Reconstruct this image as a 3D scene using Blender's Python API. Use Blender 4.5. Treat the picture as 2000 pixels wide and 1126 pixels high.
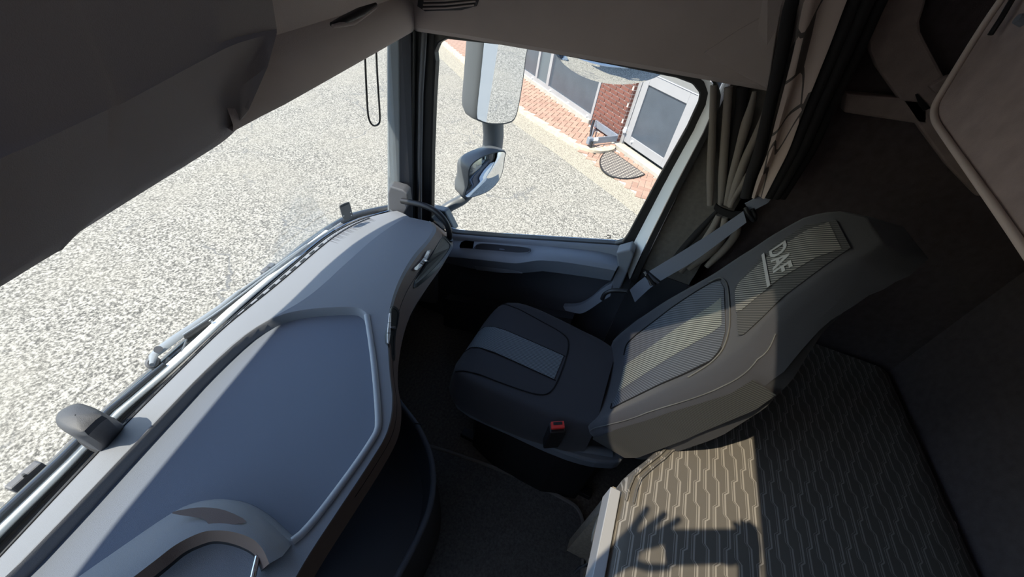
import bpy, bmesh, math, random
import numpy as np
from mathutils import Vector, Matrix
random.seed(7)
sc = bpy.context.scene
for o in list(bpy.data.objects): bpy.data.objects.remove(o)
COL = sc.collection

# ------------------------------------------------------------------ camera, sky, sun, exposure
# world: X towards the passenger side, Y towards the front of the truck, Z up, cab floor at z = 0
F_PX = 740.0
CAM = np.array([0.0, 0.0, 1.71])
def _basis():
    d = np.array([842-1000, 1385-563, F_PX], float); d /= np.linalg.norm(d)      # straight down
    L = np.array([1400-1000, -40-563, F_PX], float); L -= d*(L@d); L /= np.linalg.norm(L)   # towards the passenger
    Z = -d; return np.array([L, np.cross(Z, L), Z])
MB = _basis()
def ray(px, py): return MB @ np.array([px-1000.0, py-563.0, F_PX])
cam_d = bpy.data.cameras.new('camera'); cam = bpy.data.objects.new('camera', cam_d); COL.objects.link(cam)
cam_d.sensor_width = 36.0; cam_d.lens = F_PX*36.0/2000.0; cam_d.clip_start = 0.02; cam_d.clip_end = 200
r_, u_, b_ = MB@np.array([1., 0, 0]), -(MB@np.array([0., 1, 0])), -(MB@np.array([0., 0, 1]))
cam.matrix_world = Matrix(((r_[0], u_[0], b_[0], CAM[0]), (r_[1], u_[1], b_[1], CAM[1]), (r_[2], u_[2], b_[2], CAM[2]), (0, 0, 0, 1)))
sc.camera = cam

SUN = Vector((-0.412, 0.372, 0.832)).normalized()          # direction towards the sun
w = bpy.data.worlds.new('world'); sc.world = w; w.use_nodes = True
nt = w.node_tree; bg = nt.nodes['Background']
sky = nt.nodes.new('ShaderNodeTexSky'); sky.sky_type = 'NISHITA'; sky.sun_disc = False
sky.sun_elevation = math.asin(SUN.z); sky.sun_rotation = math.atan2(SUN.x, SUN.y); sky.air_density = 1.0; sky.dust_density = 0.6; sky.ozone_density = 1.6
nt.links.new(sky.outputs['Color'], bg.inputs['Color']); bg.inputs['Strength'].default_value = 0.30
sd = bpy.data.lights.new('sun', 'SUN'); sd.energy = 7.4; sd.angle = math.radians(0.53); sd.color = (1.0, 0.91, 0.77)
so = bpy.data.objects.new('sun', sd); COL.objects.link(so); so.rotation_euler = SUN.to_track_quat('Z', 'Y').to_euler(); so.location = (-6, 6, 14)
sc.view_settings.view_transform = 'Standard'; sc.view_settings.look = 'None'
sc.view_settings.gamma = 1.0; sc.view_settings.use_curve_mapping = False
sc.view_settings.exposure = 0.6

# ------------------------------------------------------------------ helpers
def P(px, py, ax, v):
    """point of the photo ray (px,py) on the plane where world axis ax (0,1,2) equals v"""
    r = ray(px, py); t = (v-CAM[ax])/r[ax]; return Vector(CAM+t*r)
def PX(l, v): return [P(x, y, 0, v) for x, y in l]
def PY(l, v): return [P(x, y, 1, v) for x, y in l]
def PZ(l, v): return [P(x, y, 2, v) for x, y in l]
def PN(px, py, p0, n):
    r = Vector(ray(px, py)); c = Vector(CAM); return c+r*((Vector(p0)-c).dot(n)/r.dot(n))
def spl(pts, n=6, closed=False):
    pts = [Vector(p) for p in pts]; m = len(pts); out = []
    rng = range(m if closed else m-1)
    for i in rng:
        if closed: a, b, c, d = pts[i-1], pts[i], pts[(i+1) % m], pts[(i+2) % m]
        else: a, b, c, d = pts[max(i-1, 0)], pts[i], pts[i+1], pts[min(i+2, m-1)]
        for k in range(n):
            t = k/n
            out.append(0.5*((2*b)+(c-a)*t+(2*a-5*b+4*c-d)*t*t+(3*b-a-3*c+d)*t**3))
    if not closed: out.append(pts[-1].copy())
    return out
def resamp(pts, n):
    pts = [Vector(p) for p in pts]; L = [0]
    for a, b in zip(pts, pts[1:]): L.append(L[-1]+(b-a).length)
    out = []; j = 0
    for k in range(n):
        s = L[-1]*k/(n-1)
        while j < len(L)-2 and L[j+1] < s: j += 1
        t = (s-L[j])/max(L[j+1]-L[j], 1e-9); out.append(pts[j].lerp(pts[j+1], min(max(t, 0), 1)))
    return out

def mesh_from(name, V, Fc, mat, smooth=None, bevel=0.0, bseg=2, fixn=True):
    me = bpy.data.meshes.new(name); me.from_pydata([tuple(v) for v in V], [], Fc)
    if bevel or fixn:
        bm = bmesh.new(); bm.from_mesh(me)
        if fixn:
            bmesh.ops.remove_doubles(bm, verts=bm.verts, dist=1e-6)
            bmesh.ops.recalc_face_normals(bm, faces=bm.faces)
        if bevel:
            es = [e for e in bm.edges if len(e.link_faces) == 2 and e.calc_face_angle(0) > 0.45]
            bmesh.ops.bevel(bm, geom=es, offset=bevel, segments=bseg, affect='EDGES', profile=0.5, clamp_overlap=True)
        bm.to_mesh(me); bm.free()
    if smooth is not None:
        me.polygons.foreach_set('use_smooth', [True]*len(me.polygons)); me.set_sharp_from_angle(angle=math.radians(smooth))
    if mat: me.materials.append(mat)
    return me
def link(name, me, parent=None):
    o = bpy.data.objects.new(name, me); COL.objects.link(o)
    if parent is not None:
        o.parent = parent; o.matrix_parent_inverse = wm(parent).inverted()
    return o
def wm(o):
    m = o.matrix_basis.copy()
    return m if o.parent is None else wm(o.parent) @ o.matrix_parent_inverse @ m
def obj(name, V, Fc, mat, parent=None, smooth=None, bevel=0.0, bseg=2):
    return link(name, mesh_from(name, V, Fc, mat, smooth, bevel, bseg), parent)
def thing(name, label, cat, loc, group=None, kind=None):
    o = bpy.data.objects.new(name, None); COL.objects.link(o); o.location = loc; o.empty_display_size = 0.05
    tag(o, label, cat, group, kind); return o
def tag(o, label=None, cat=None, group=None, kind=None):
    if label: o['label'] = label
    if cat: o['category'] = cat
    if group: o['group'] = group
    if kind: o['kind'] = kind
    return o
# ---- geometry makers: each returns (verts, faces)
def prism(poly, vec):
    n = len(poly); vec = Vector(vec); V = [Vector(p) for p in poly]+[Vector(p)+vec for p in poly]
    Fc = [list(range(n))[::-1], [i+n for i in range(n)]]+[[i, (i+1) % n, (i+1) % n+n, i+n] for i in range(n)]
    return V, Fc
def ringprism(outer, inner, vec):
    n = len(outer); vec = Vector(vec)
    V = list(outer)+list(inner)+[p+vec for p in outer]+[p+vec for p in inner]; Fc = []
    for i in range(n):
        j = (i+1) % n
        Fc += [[i, j, n+j, n+i], [2*n+i, 3*n+i, 3*n+j, 2*n+j], [i, 2*n+i, 2*n+j, j], [n+i, n+j, 3*n+j, 3*n+i]]
    return V, Fc
def box(x0, x1, y0, y1, z0, z1):
    V = [Vector((x, y, z)) for z in (z0, z1) for y in (y0, y1) for x in (x0, x1)]
    return V, [[0, 2, 3, 1], [4, 5, 7, 6], [0, 1, 5, 4], [2, 6, 7, 3], [0, 4, 6, 2], [1, 3, 7, 5]]
def obox(c, ax, ay, az):
    c = Vector(c); ax, ay, az = Vector(ax), Vector(ay), Vector(az)
    V = [c+ax*x+ay*y+az*z for z in (-1, 1) for y in (-1, 1) for x in (-1, 1)]
    return V, [[0, 2, 3, 1], [4, 5, 7, 6], [0, 1, 5, 4], [2, 6, 7, 3], [0, 4, 6, 2], [1, 3, 7, 5]]
def loft(rows, closed=False, caps=False):
    m = len(rows[0]); V = [p for r in rows for p in r]; Fc = []
    for i in range(len(rows)-1):
        for j in range(m if closed else m-1):
            k = (j+1) % m; Fc.append([i*m+j, i*m+k, (i+1)*m+k, (i+1)*m+j])
    if caps: Fc += [list(range(m))[::-1], [(len(rows)-1)*m+j for j in range(m)]]
    return V, Fc
def tube(pts, r, seg=8, flat=None, caps=True):
    """sweep of a circle (or an ellipse r x flat) along pts; r may be a list"""
    pts = [Vector(p) for p in pts]; n = len(pts); rows = []
    t0 = (pts[1]-pts[0]).normalized(); up = Vector((0, 0, 1)) if abs(t0.z) < .9 else Vector((0, 1, 0))
    a = t0.cross(up).normalized()
    for i, p in enumerate(pts):
        t = (pts[min(i+1, n-1)]-pts[max(i-1, 0)]).normalized()
        a = (a-t*a.dot(t)).normalized(); b = t.cross(a)
        rr = r[i] if isinstance(r, (list, tuple)) else r; ff = rr if flat is None else flat
        rows.append([p+a*rr*math.cos(2*math.pi*k/seg)+b*ff*math.sin(2*math.pi*k/seg) for k in range(seg)])
    return loft(rows, True, caps)
def join(*parts):
    V, Fc = [], []
    for v, f in parts:
        o = len(V); V += list(v); Fc += [[i+o for i in q] for q in f]
    return V, Fc
def sheet(pts_rows, thick):
    """grid sheet with thickness along vector thick"""
    th = Vector(thick); m = len(pts_rows[0]); n = len(pts_rows)
    V1, F1 = loft(pts_rows); V2 = [p+th for p in V1]; N = len(V1)
    Fc = F1+[[i+N for i in q[::-1]] for q in F1]
    edge = [(0*m+j, 0*m+j+1) for j in range(m-1)]+[((n-1)*m+j+1, (n-1)*m+j) for j in range(m-1)]
    edge += [((i+1)*m, i*m) for i in range(n-1)]+[(i*m+m-1, (i+1)*m+m-1) for i in range(n-1)]
    Fc += [[b, a, a+N, b+N] for a, b in edge]
    return V1+V2, Fc
def fill(outer, holes=()):
    bm = bmesh.new()
    for loop in [outer]+list(holes):
        vs = [bm.verts.new(p) for p in loop]
        for i in range(len(vs)): bm.edges.new((vs[i], vs[(i+1) % len(vs)]))
    bmesh.ops.triangle_fill(bm, use_beauty=True, use_dissolve=False, edges=bm.edges[:])
    bm.verts.index_update(); V = [v.co.copy() for v in bm.verts]; Fc = [[v.index for v in f.verts] for f in bm.faces]; bm.free()
    return V, Fc

# ------------------------------------------------------------------ materials
MATS = {}
def pm(name, col, rough=.6, metal=0., bump=None, var=None, spec=.5, coat=0., sheen=0.):
    """principled; bump=(scale,strength), var=(scale,amount) gives patchy colour"""
    m = bpy.data.materials.new(name); m.use_nodes = True; t = m.node_tree; b = t.nodes['Principled BSDF']
    b.inputs['Base Color'].default_value = (*col, 1); b.inputs['Roughness'].default_value = rough
    b.inputs['Metallic'].default_value = metal; b.inputs['Specular IOR Level'].default_value = spec
    b.inputs['Coat Weight'].default_value = coat; b.inputs['Sheen Weight'].default_value = sheen
    if bump or var: tc = t.nodes.new('ShaderNodeTexCoord')
    if bump:
        n = t.nodes.new('ShaderNodeTexNoise'); n.inputs['Scale'].default_value = bump[0]; n.inputs['Detail'].default_value = 3
        k = t.nodes.new('ShaderNodeBump'); k.inputs['Strength'].default_value = bump[1]; k.inputs['Distance'].default_value = .002
        t.links.new(tc.outputs['Object'], n.inputs['Vector']); t.links.new(n.outputs['Fac'], k.inputs['Height']); t.links.new(k.outputs['Normal'], b.inputs['Normal'])
    if var:
        n = t.nodes.new('ShaderNodeTexNoise'); n.inputs['Scale'].default_value = var[0]; n.inputs['Detail'].default_value = 5
        r = t.nodes.new('ShaderNodeValToRGB'); a = var[1]
        r.color_ramp.elements[0].position = .3; r.color_ramp.elements[1].position = .7
        r.color_ramp.elements[0].color = (*[c*(1-a) for c in col], 1); r.color_ramp.elements[1].color = (*[min(1, c*(1+a)) for c in col], 1)
        t.links.new(tc.outputs['Object'], n.inputs['Vector']); t.links.new(n.outputs['Fac'], r.inputs['Fac']); t.links.new(r.outputs['Color'], b.inputs['Base Color'])
    MATS[name] = m; return m
class NB:
    """small node builder"""
    def __init__(s, m): s.t = m.node_tree; s.b = s.t.nodes.get('Principled BSDF')
    def n(s, typ, **kw):
        x = s.t.nodes.new(typ)
        for k, v in kw.items():
            if k.startswith('i_'): x.inputs[int(k[2:])].default_value = v
            else: setattr(x, k, v)
        return x
    def m(s, op, a, b=None, c=None):
        x = s.t.nodes.new('ShaderNodeMath'); x.operation = op
        for i, v in enumerate((a, b, c)):
            if v is None: continue
            if isinstance(v, (int, float)): x.inputs[i].default_value = v
            else: s.t.links.new(v, x.inputs[i])
        return x.outputs[0]
    def l(s, a, b): s.t.links.new(a, b)
    def mix(s, f, a, b):
        x = s.t.nodes.new('ShaderNodeMix'); x.data_type = 'RGBA'
        for sock, v in ((x.inputs[0], f), (x.inputs[6], a), (x.inputs[7], b)):
            if isinstance(v, (tuple, list)): sock.default_value = (*v, 1)
            elif isinstance(v, (int, float)): sock.default_value = v
            else: s.t.links.new(v, sock)
        return x.outputs[2]
    def ramp(s, f, stops):
        r = s.t.nodes.new('ShaderNodeValToRGB'); e = r.color_ramp.elements
        while len(e) < len(stops): e.new(.5)
        for k, (p, c) in enumerate(stops): e[k].position = p; e[k].color = (*c, 1) if not isinstance(c, (int, float)) else (c, c, c, 1)
        s.l(f, r.inputs[0]); return r.outputs[0]

M_dash = pm('dash_plastic', (0.190, 0.198, 0.220), .62, bump=(900, .25))
M_tray = pm('tray_mat', (0.148, 0.172, 0.222), .7, bump=(1400, .4))
M_face = pm('dash_face_brown', (0.135, 0.092, 0.076), .55, bump=(900, .2))
M_low = pm('dark_lower_plastic', (0.040, 0.040, 0.046), .6, bump=(600, .2))
M_black = pm('black_plastic', (.012, .012, .014), .45)
M_rubber = pm('black_rubber', (.010, .010, .011), .5)
M_gloss = pm('glossy_black', (0.020, 0.023, 0.028), .16, coat=.3)
M_bead = pm('light_grey_bead', (.30, .31, .33), .4)
M_chrome = pm('satin_chrome', (.80, .80, .82), .22, metal=1)
M_louvre = pm('pale_satin_louvre', (.86, .86, .88), .35, metal=.25)
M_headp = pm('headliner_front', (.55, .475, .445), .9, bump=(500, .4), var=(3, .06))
M_wipe = pm('wiper_grey', (.17, .19, .215), .4)
M_head = pm('headliner', (0.420, 0.355, 0.325), .9, bump=(500, .4), var=(3, .08))
M_console = pm('overhead_console_grey', (0.330, 0.295, 0.285), .75, bump=(700, .3))
M_pillar = pm('pillar_trim', (0.180, 0.200, 0.220), .6, bump=(800, .2))
M_bside = pm('side_trim_carpet', (0.150, 0.135, 0.120), .95, bump=(600, .6), var=(60, .12))
M_white = pm('white_body_paint', (0.880, 0.900, 0.900), .3, coat=.4)
M_doorp = pm('door_plastic', (0.165, 0.180, 0.212), .6, bump=(900, .2))
M_doorlow = pm('door_lower_dark', (0.065, 0.067, 0.080), .7, bump=(500, .2))
M_switch = pm('switch_grey_blue', (.14, .18, .26), .4)
M_outline = pm('switch_outline_blue', (.05, .12, .32), .4)
M_carpet = pm('floor_carpet', (0.140, 0.122, 0.105), 1., bump=(350, 1.), var=(90, .35))
M_mat = pm('floor_mat', (0.120, 0.122, 0.125), 1., bump=(300, 1.), var=(120, .3))
M_matedge = pm('floor_mat_binding', (0.220, 0.210, 0.200), .9)
M_beige = pm('beige_carpet', (0.420, 0.370, 0.290), 1., bump=(300, 1.), var=(80, .15))
M_seat = pm('seat_fabric_black', (0.045, 0.046, 0.055), .9, bump=(1100, .4), sheen=.15)
M_seatpan = pm('seat_shell_plastic', (0.168, 0.189, 0.224), .45)
M_red = pm('red_button', (.75, .05, .04), .4)
M_belt = pm('belt_webbing', (0.170, 0.185, 0.230), .75, bump=(700, .3))
M_cgrey = pm('curtain_grey_brown', (0.215, 0.188, 0.165), .95, bump=(400, .3))
M_cblack = pm('curtain_black', (.014, .013, .014), .95)
M_silver = pm('aluminium_profile', (.62, .64, .67), .38, metal=.15)
M_rear = pm('rear_wall_felt', (0.110, 0.088, 0.092), 1., bump=(300, .5), var=(40, .15))
M_upper = pm('upper_bunk_board', (0.360, 0.285, 0.265), .95, bump=(300, .4), var=(30, .1))
M_lip = pm('upper_bunk_lip', (0.620, 0.520, 0.460), .6)
M_hook = pm('pale_grey_hook', (0.500, 0.470, 0.470), .6)
M_tag = pm('grey_tag', (0.160, 0.160, 0.160), .6)
M_cover = pm('camera_cover', (0.070, 0.072, 0.082), .55, bump=(700, .2))
M_mhouse = pm('mirror_housing_plastic', (0.070, 0.078, 0.088), .42, bump=(900, .1))
M_mirror = pm('mirror_silver', (.86, .88, .90), .015, metal=1)
M_alu = pm('facade_aluminium', (0.290, 0.286, 0.295), .42, metal=.15, var=(3, .04))
M_plinth = pm('facade_sill_concrete', (0.317, 0.299, 0.264), .8, var=(6, .1), bump=(60, .4))
M_film = pm('frosted_pane', (0.055, 0.067, 0.084), .22, var=(2.5, .10))
M_panel = pm('grey_infill_panel', (0.084, 0.101, 0.114), .5)
M_trans = pm('clear_transom_pane', (.55, .56, .57), .03, metal=.92)
M_mortar = pm('mortar_pale', (0.520, 0.430, 0.375), .95, bump=(60, .5))
M_kerb = pm('kerb_concrete', (0.400, 0.335, 0.250), .9, bump=(80, .6), var=(9, .15))
M_steel = pm('galvanised_steel', (0.220, 0.255, 0.308), .4, metal=.35, var=(8, .08))
M_whitecap = pm('white_cap', (.85, .85, .85), .4)
M_skin = pm('skin', (.46, .27, .20), .55)
M_cloth = pm('navy_sleeve', (.03, .035, .06), .9)
M_room = pm('dark_room_behind_glass', (.05, .055, .06), .8)

def brickmat(name, cols):
    m = pm(name, cols[0], .88, bump=(70, .7)); nb = NB(m)
    oi = nb.n('ShaderNodeObjectInfo'); tc = nb.n('ShaderNodeTexCoord'); no = nb.n('ShaderNodeTexNoise'); no.inputs['Scale'].default_value = 25
    nb.l(tc.outputs['Object'], no.inputs['Vector'])
    f = nb.m('ADD', nb.m('MULTIPLY', oi.outputs['Random'], .7), nb.m('MULTIPLY', no.outputs['Fac'], .3))
    st = [(.1+.8*i/(len(cols)-1), c) for i, c in enumerate(cols)]
    nb.l(nb.ramp(f, st), nb.b.inputs['Base Color']); return m
M_brick = brickmat('red_brick', [(.115, .041, .028), (.135, .050, .036), (.16, .062, .045), (.13, .045, .032)])
M_pave = brickmat('paving_brick', [(.24, .145, .108), (.275, .175, .132), (.31, .21, .158), (.26, .155, .12)])

def glassmat(name, tint, gloss):
    m = bpy.data.materials.new(name); m.use_nodes = True; t = m.node_tree; t.nodes.remove(t.nodes['Principled BSDF'])
    out = t.nodes['Material Output']; tr = t.nodes.new('ShaderNodeBsdfTransparent'); tr.inputs[0].default_value = (*tint, 1)
    gl = t.nodes.new('ShaderNodeBsdfGlossy'); gl.inputs['Roughness'].default_value = .02; gl.inputs[0].default_value = (.9, .95, 1, 1)
    fr = t.nodes.new('ShaderNodeFresnel'); fr.inputs[0].default_value = 1.25
    mu = t.nodes.new('ShaderNodeMath'); mu.operation = 'MULTIPLY'; mu.inputs[1].default_value = gloss
    mx = t.nodes.new('ShaderNodeMixShader'); t.links.new(fr.outputs[0], mu.inputs[0]); t.links.new(mu.outputs[0], mx.inputs[0])
    t.links.new(tr.outputs[0], mx.inputs[1]); t.links.new(gl.outputs[0], mx.inputs[2]); t.links.new(mx.outputs[0], out.inputs[0])
    return m
M_glass = glassmat('window_glass', (.95, .97, .965), .3)
M_hatch = glassmat('tinted_hatch_glass', (.535, .52, .49), .6)

def road_mat():
    m = pm('asphalt', (.3, .3, .3), .9); nb = NB(m); tc = nb.n('ShaderNodeTexCoord')
    n1 = nb.n('ShaderNodeTexNoise'); n1.inputs['Scale'].default_value = 46; n1.inputs['Detail'].default_value = 3.0; n1.inputs['Roughness'].default_value = .62
    nb.l(tc.outputs['Object'], n1.inputs['Vector'])
    base = nb.ramp(n1.outputs['Fac'], [(.36, (.050, .047, .041)), (.48, (.158, .149, .130)), (.60, (.325, .307, .266))])
    n2 = nb.n('ShaderNodeTexNoise'); n2.inputs['Scale'].default_value = .9; n2.inputs['Detail'].default_value = 4
    nb.l(tc.outputs['Object'], n2.inputs['Vector'])
    base2 = nb.mix(nb.ramp(n2.outputs['Fac'], [(.42, 0.), (.7, .45)]), base, (.24, .222, .184))
    # thin wandering cracks
    n3 = nb.n('ShaderNodeTexNoise'); n3.inputs['Scale'].default_value = 1.6; n3.inputs['Detail'].default_value = 6
    nb.l(tc.outputs['Object'], n3.inputs['Vector'])
    mp = nb.n('ShaderNodeMix'); mp.data_type = 'VECTOR'; mp.inputs[0].default_value = .55
    nb.l(tc.outputs['Object'], mp.inputs[4]); nb.l(n3.outputs['Color'], mp.inputs[5])
    vo = nb.n('ShaderNodeTexVoronoi'); vo.feature = 'DISTANCE_TO_EDGE'; vo.inputs['Scale'].default_value = 1.1; nb.l(mp.outputs[1], vo.inputs['Vector'])
    n4 = nb.n('ShaderNodeTexNoise'); n4.inputs['Scale'].default_value = .7; nb.l(tc.outputs['Object'], n4.inputs['Vector'])
    crack = nb.m('MULTIPLY', nb.m('LESS_THAN', vo.outputs['Distance'], .008), nb.ramp(n4.outputs['Fac'], [(.47, 0.), (.60, .75)]))
    nb.l(nb.mix(crack, base2, (.10, .10, .10)), nb.b.inputs['Base Color'])
    bp = nb.n('ShaderNodeBump'); bp.inputs['Strength'].default_value = .5; bp.inputs['Distance'].default_value = .006
    nb.l(n1.outputs['Fac'], bp.inputs['Height']); nb.l(bp.outputs[0], nb.b.inputs['Normal']); return m
M_road = road_mat()
def band_mat():
    m = pm('worn_pale_asphalt', (.5, .47, .4), .9); nb = NB(m); tc = nb.n('ShaderNodeTexCoord')
    n1 = nb.n('ShaderNodeTexNoise'); n1.inputs['Scale'].default_value = 46; n1.inputs['Detail'].default_value = 3; nb.l(tc.outputs['Object'], n1.inputs['Vector'])
    nb.l(nb.ramp(n1.outputs['Fac'], [(.36, (.135, .122, .097)), (.56, (.31, .282, .226))]), nb.b.inputs['Base Color']); return m
M_band = band_mat()

def stripe_fabric(name, dark, light, scale, axis='x', duty=.5, rough=.9):
    """fine woven lines across the object's axis"""
    m = pm(name, dark, rough, sheen=.1); nb = NB(m); tc = nb.n('ShaderNodeTexCoord'); sp = nb.n('ShaderNodeSeparateXYZ'); nb.l(tc.outputs['Object'], sp.inputs[0])
    src = sp.outputs['XYZ'.index(axis[0].upper())]
    if len(axis) > 1: src = nb.m('ADD', src, sp.outputs['XYZ'.index(axis[1].upper())])
    a = nb.m('FRACT', nb.m('MULTIPLY', src, scale))
    nb.l(nb.mix(nb.m('LESS_THAN', a, duty), dark, light), nb.b.inputs['Base Color']); return m
M_mesh = stripe_fabric('seat_mesh_dark', (.035, .040, .052), (.12, .13, .15), 105, 'xz', .42)
M_stripe = stripe_fabric('seat_mesh_light', (.045, .048, .045), (.30, .31, .27), 105, 'xz', .5)
M_cstripe = stripe_fabric('cushion_mesh_light', (.050, .060, .070), (.24, .28, .31), 130, 'xy', .5)
M_hmesh = stripe_fabric('headrest_mesh', (.045, .045, .045), (.29, .28, .25), 105, 'xz', .42)
M_hmeshd = stripe_fabric('headrest_mesh_dark', (.030, .030, .032), (.080, .080, .078), 105, 'xz', .4)
M_rib = stripe_fabric('seat_ribbed_side', (.024, .025, .025), (.060, .062, .060), 190, 'z', .4)
M_logo = pm('silver_embroidery', (.42, .41, .40), .5)
M_pipe = pm('grey_piping', (.12, .12, .115), .7)
M_seam = pm('dark_seam', (.008, .008, .010), .9)

def mattress_mat():
    m = pm('mattress_cover_patterned', (.2, .18, .15), .95, bump=(900, .3)); nb = NB(m)
    tc = nb.n('ShaderNodeTexCoord'); sp = nb.n('ShaderNodeSeparateXYZ'); nb.l(tc.outputs['Object'], sp.inputs[0])
    a = nb.m('MULTIPLY', sp.outputs[1], 39.0); b = nb.m('MULTIPLY', sp.outputs[0], 7.0)
    col = nb.m('FLOOR', a); f = nb.m('FRACT', a)
    ph = nb.m('MULTIPLY', nb.m('FLOORED_MODULO', col, 3.0), .333)
    t = nb.m('FRACT', nb.m('ADD', b, ph))
    # trapezoid 0..1..0 with short slanted jogs
    up = nb.m('MULTIPLY', nb.m('SUBTRACT', t, .10), 16.0); dn = nb.m('MULTIPLY', nb.m('SUBTRACT', .62, t), 16.0)
    tr = nb.m('MINIMUM', up, dn); n = nb.n('ShaderNodeClamp'); nb.l(tr, n.inputs[0]); off = nb.m('MULTIPLY', n.outputs[0], .36)
    l1 = nb.m('LESS_THAN', nb.m('ABSOLUTE', nb.m('SUBTRACT', f, nb.m('ADD', off, .14))), .085)
    l2 = nb.m('LESS_THAN', nb.m('ABSOLUTE', nb.m('SUBTRACT', f, nb.m('ADD', off, .38))), .03)
    ln = nb.m('MAXIMUM', l1, l2)
    nb.l(nb.mix(ln, (.175, .164, .146), (.42, .398, .362)), nb.b.inputs['Base Color']); return m
M_matt = mattress_mat()
def curtain_pat():
    m = pm('curtain_brown_line_print', (.16, .125, .105), .95); nb = NB(m); tc = nb.n('ShaderNodeTexCoord')
    mp = nb.n('ShaderNodeMapping'); mp.inputs['Scale'].default_value = (1, 1, .38); nb.l(tc.outputs['Object'], mp.inputs[0])
    vo = nb.n('ShaderNodeTexVoronoi'); vo.feature = 'DISTANCE_TO_EDGE'; vo.inputs['Scale'].default_value = 15; nb.l(mp.outputs[0], vo.inputs['Vector'])
    nb.l(nb.mix(nb.m('LESS_THAN', vo.outputs['Distance'], .03), (.36, .285, .25), (.06, .05, .046)), nb.b.inputs['Base Color']); return m
M_cpat = curtain_pat()
def doormat_mat():
    m = pm('rubber_doormat_perforated', (.08, .075, .07), .8); nb = NB(m); tc = nb.n('ShaderNodeTexCoord')
    mp = nb.n('ShaderNodeMapping'); mp.inputs['Rotation'].default_value = (0, 0, math.radians(20)); nb.l(tc.outputs['Object'], mp.inputs[0])
    sp = nb.n('ShaderNodeSeparateXYZ'); nb.l(mp.outputs[0], sp.inputs[0])
    fx = nb.m('ABSOLUTE', nb.m('SUBTRACT', nb.m('FRACT', nb.m('MULTIPLY', sp.outputs[0], 13)), .5))
    fy = nb.m('ABSOLUTE', nb.m('SUBTRACT', nb.m('FRACT', nb.m('MULTIPLY', sp.outputs[1], 13)), .5))
    d = nb.m('LESS_THAN', nb.m('ADD', fx, fy), .36)
    nb.l(nb.mix(d, (.085, .075, .07), (.30, .27, .23)), nb.b.inputs['Base Color']); return m
M_doormat = doormat_mat()

# ------------------------------------------------------------------ outside ground and the cab shell
ROAD = -1.4
def struct(name, V, Fc, mat, label=None, **k):
    o = obj(name, V, Fc, mat, None, **k); o['kind'] = 'structure'
    if label: o['label'] = label
    return o
struct('road', *box(-25, 40, -25, 40, ROAD-.3, ROAD), M_road, 'speckled pale grey asphalt yard outside the windscreen')

XD, XS, XL, YR, ZC = 1.40, 1.50, -.74, -1.20, 2.05          # door trim, sleeper side wall, driver side, rear wall, ceiling
struct('floor', *box(XL, 1.46, YR, 1.12, -.06, 0), M_carpet, 'dark carpeted cab floor below the seat')
# ceiling with the open roof hatch
HX0, HX1, HY0, HY1 = -.45, .475, -.010, .465
def ceil_piece():
    xs = [XL-.06, HX0, HX1, XS+.06]; ys = [YR-.06, HY0, HY1, 1.0]; parts = []
    for i in range(3):
        for j in range(3):
            if i == 1 and j == 1: continue
            parts.append(box(xs[i], xs[i+1], ys[j], ys[j+1], ZC, ZC+.07))
    return join(*parts)
struct('ceiling', *ceil_piece(), M_head, 'brown-grey headliner with an open roof hatch')
M_tint = None
hatch = thing('window_2', 'tinted roof hatch pane in the headliner', None, ((HX0+HX1)/2, (HY0+HY1)/2, ZC), kind='structure')
obj('hatch_frame', *ringprism([Vector((x, y, ZC-.012)) for x, y in ((HX0-.04, HY0-.04), (HX1+.04, HY0-.04), (HX1+.04, HY1+.04), (HX0-.04, HY1+.04))], [Vector((x, y, ZC-.012)) for x, y in ((HX0, HY0), (HX1, HY0), (HX1, HY1), (HX0, HY1))], (0, 0, .012)), M_console, hatch)
obj('tinted_pane', *box(HX0, HX1, HY0, HY1, ZC+.055, ZC+.060), M_hatch, hatch)
struct('wall_rear', *box(XL-.06, XS+.06, YR-.06, YR, -.06, ZC), M_rear, 'dark felt rear wall behind the bunk')
wl = thing('wall_left', 'driver side of the cab with its window opening', None, (XL, 0, 0), kind='structure')
obj('side_panel', *join(box(XL-.06, XL, YR, 1.1, -.06, .80), box(XL-.06, XL, YR, -.12, .80, ZC), box(XL-.06, XL, -.12, 1.1, 1.5, ZC), box(XL-.06, XL, .90, 1.1, .80, 1.5)), M_doorlow, wl)
obj('pane', *box(XL-.035, XL-.030, -.12, .90, .80, 1.5), M_glass, wl)
# passenger side behind the door: carpeted trim, outside skin in white
wr = thing('wall_right', 'brown carpeted side trim behind the passenger door', None, (XD, -.5, 0), kind='structure')
obj('trim_panel', *prism([Vector((XD, -.145, .80)), Vector((XD, -.150, ZC)), Vector((XD, -.36, ZC)), Vector((XD, -.36, .80))], (.10, 0, 0)), M_bside, wr)
obj('lower_panel', *box(XD-.005, XS, -.34, -.13, -.06, .80), M_low, wr)
obj('sleeper_panel', *box(XS, XS+.06, YR, -.34, -.06, ZC), M_rear, wr)
obj('sleeper_return', *box(XD, XS+.06, -.36, -.34, -.06, ZC), M_rear, wr)
obj('outer_skin', *box(1.58, 1.60, YR-.05, -.14, -.9, 2.15), M_white, wr, bevel=.008)
obj('storage_ledge', *prism([P(1645, 176, 0, 1.49), P(1800, 188, 0, 1.49), P(1800, 236, 0, 1.49), P(1640, 212, 0, 1.49)], (-.05, 0, 0)), M_upper, wr, bevel=.006)
# bulkhead below the windscreen
struct('wall_front', *join(box(XL-.06, 1.47, 1.02, 1.06, -.06, .60), box(1.43, 1.50, .98, 1.06, -.06, .66)), M_black, 'black bulkhead in front of the footwell')

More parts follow.
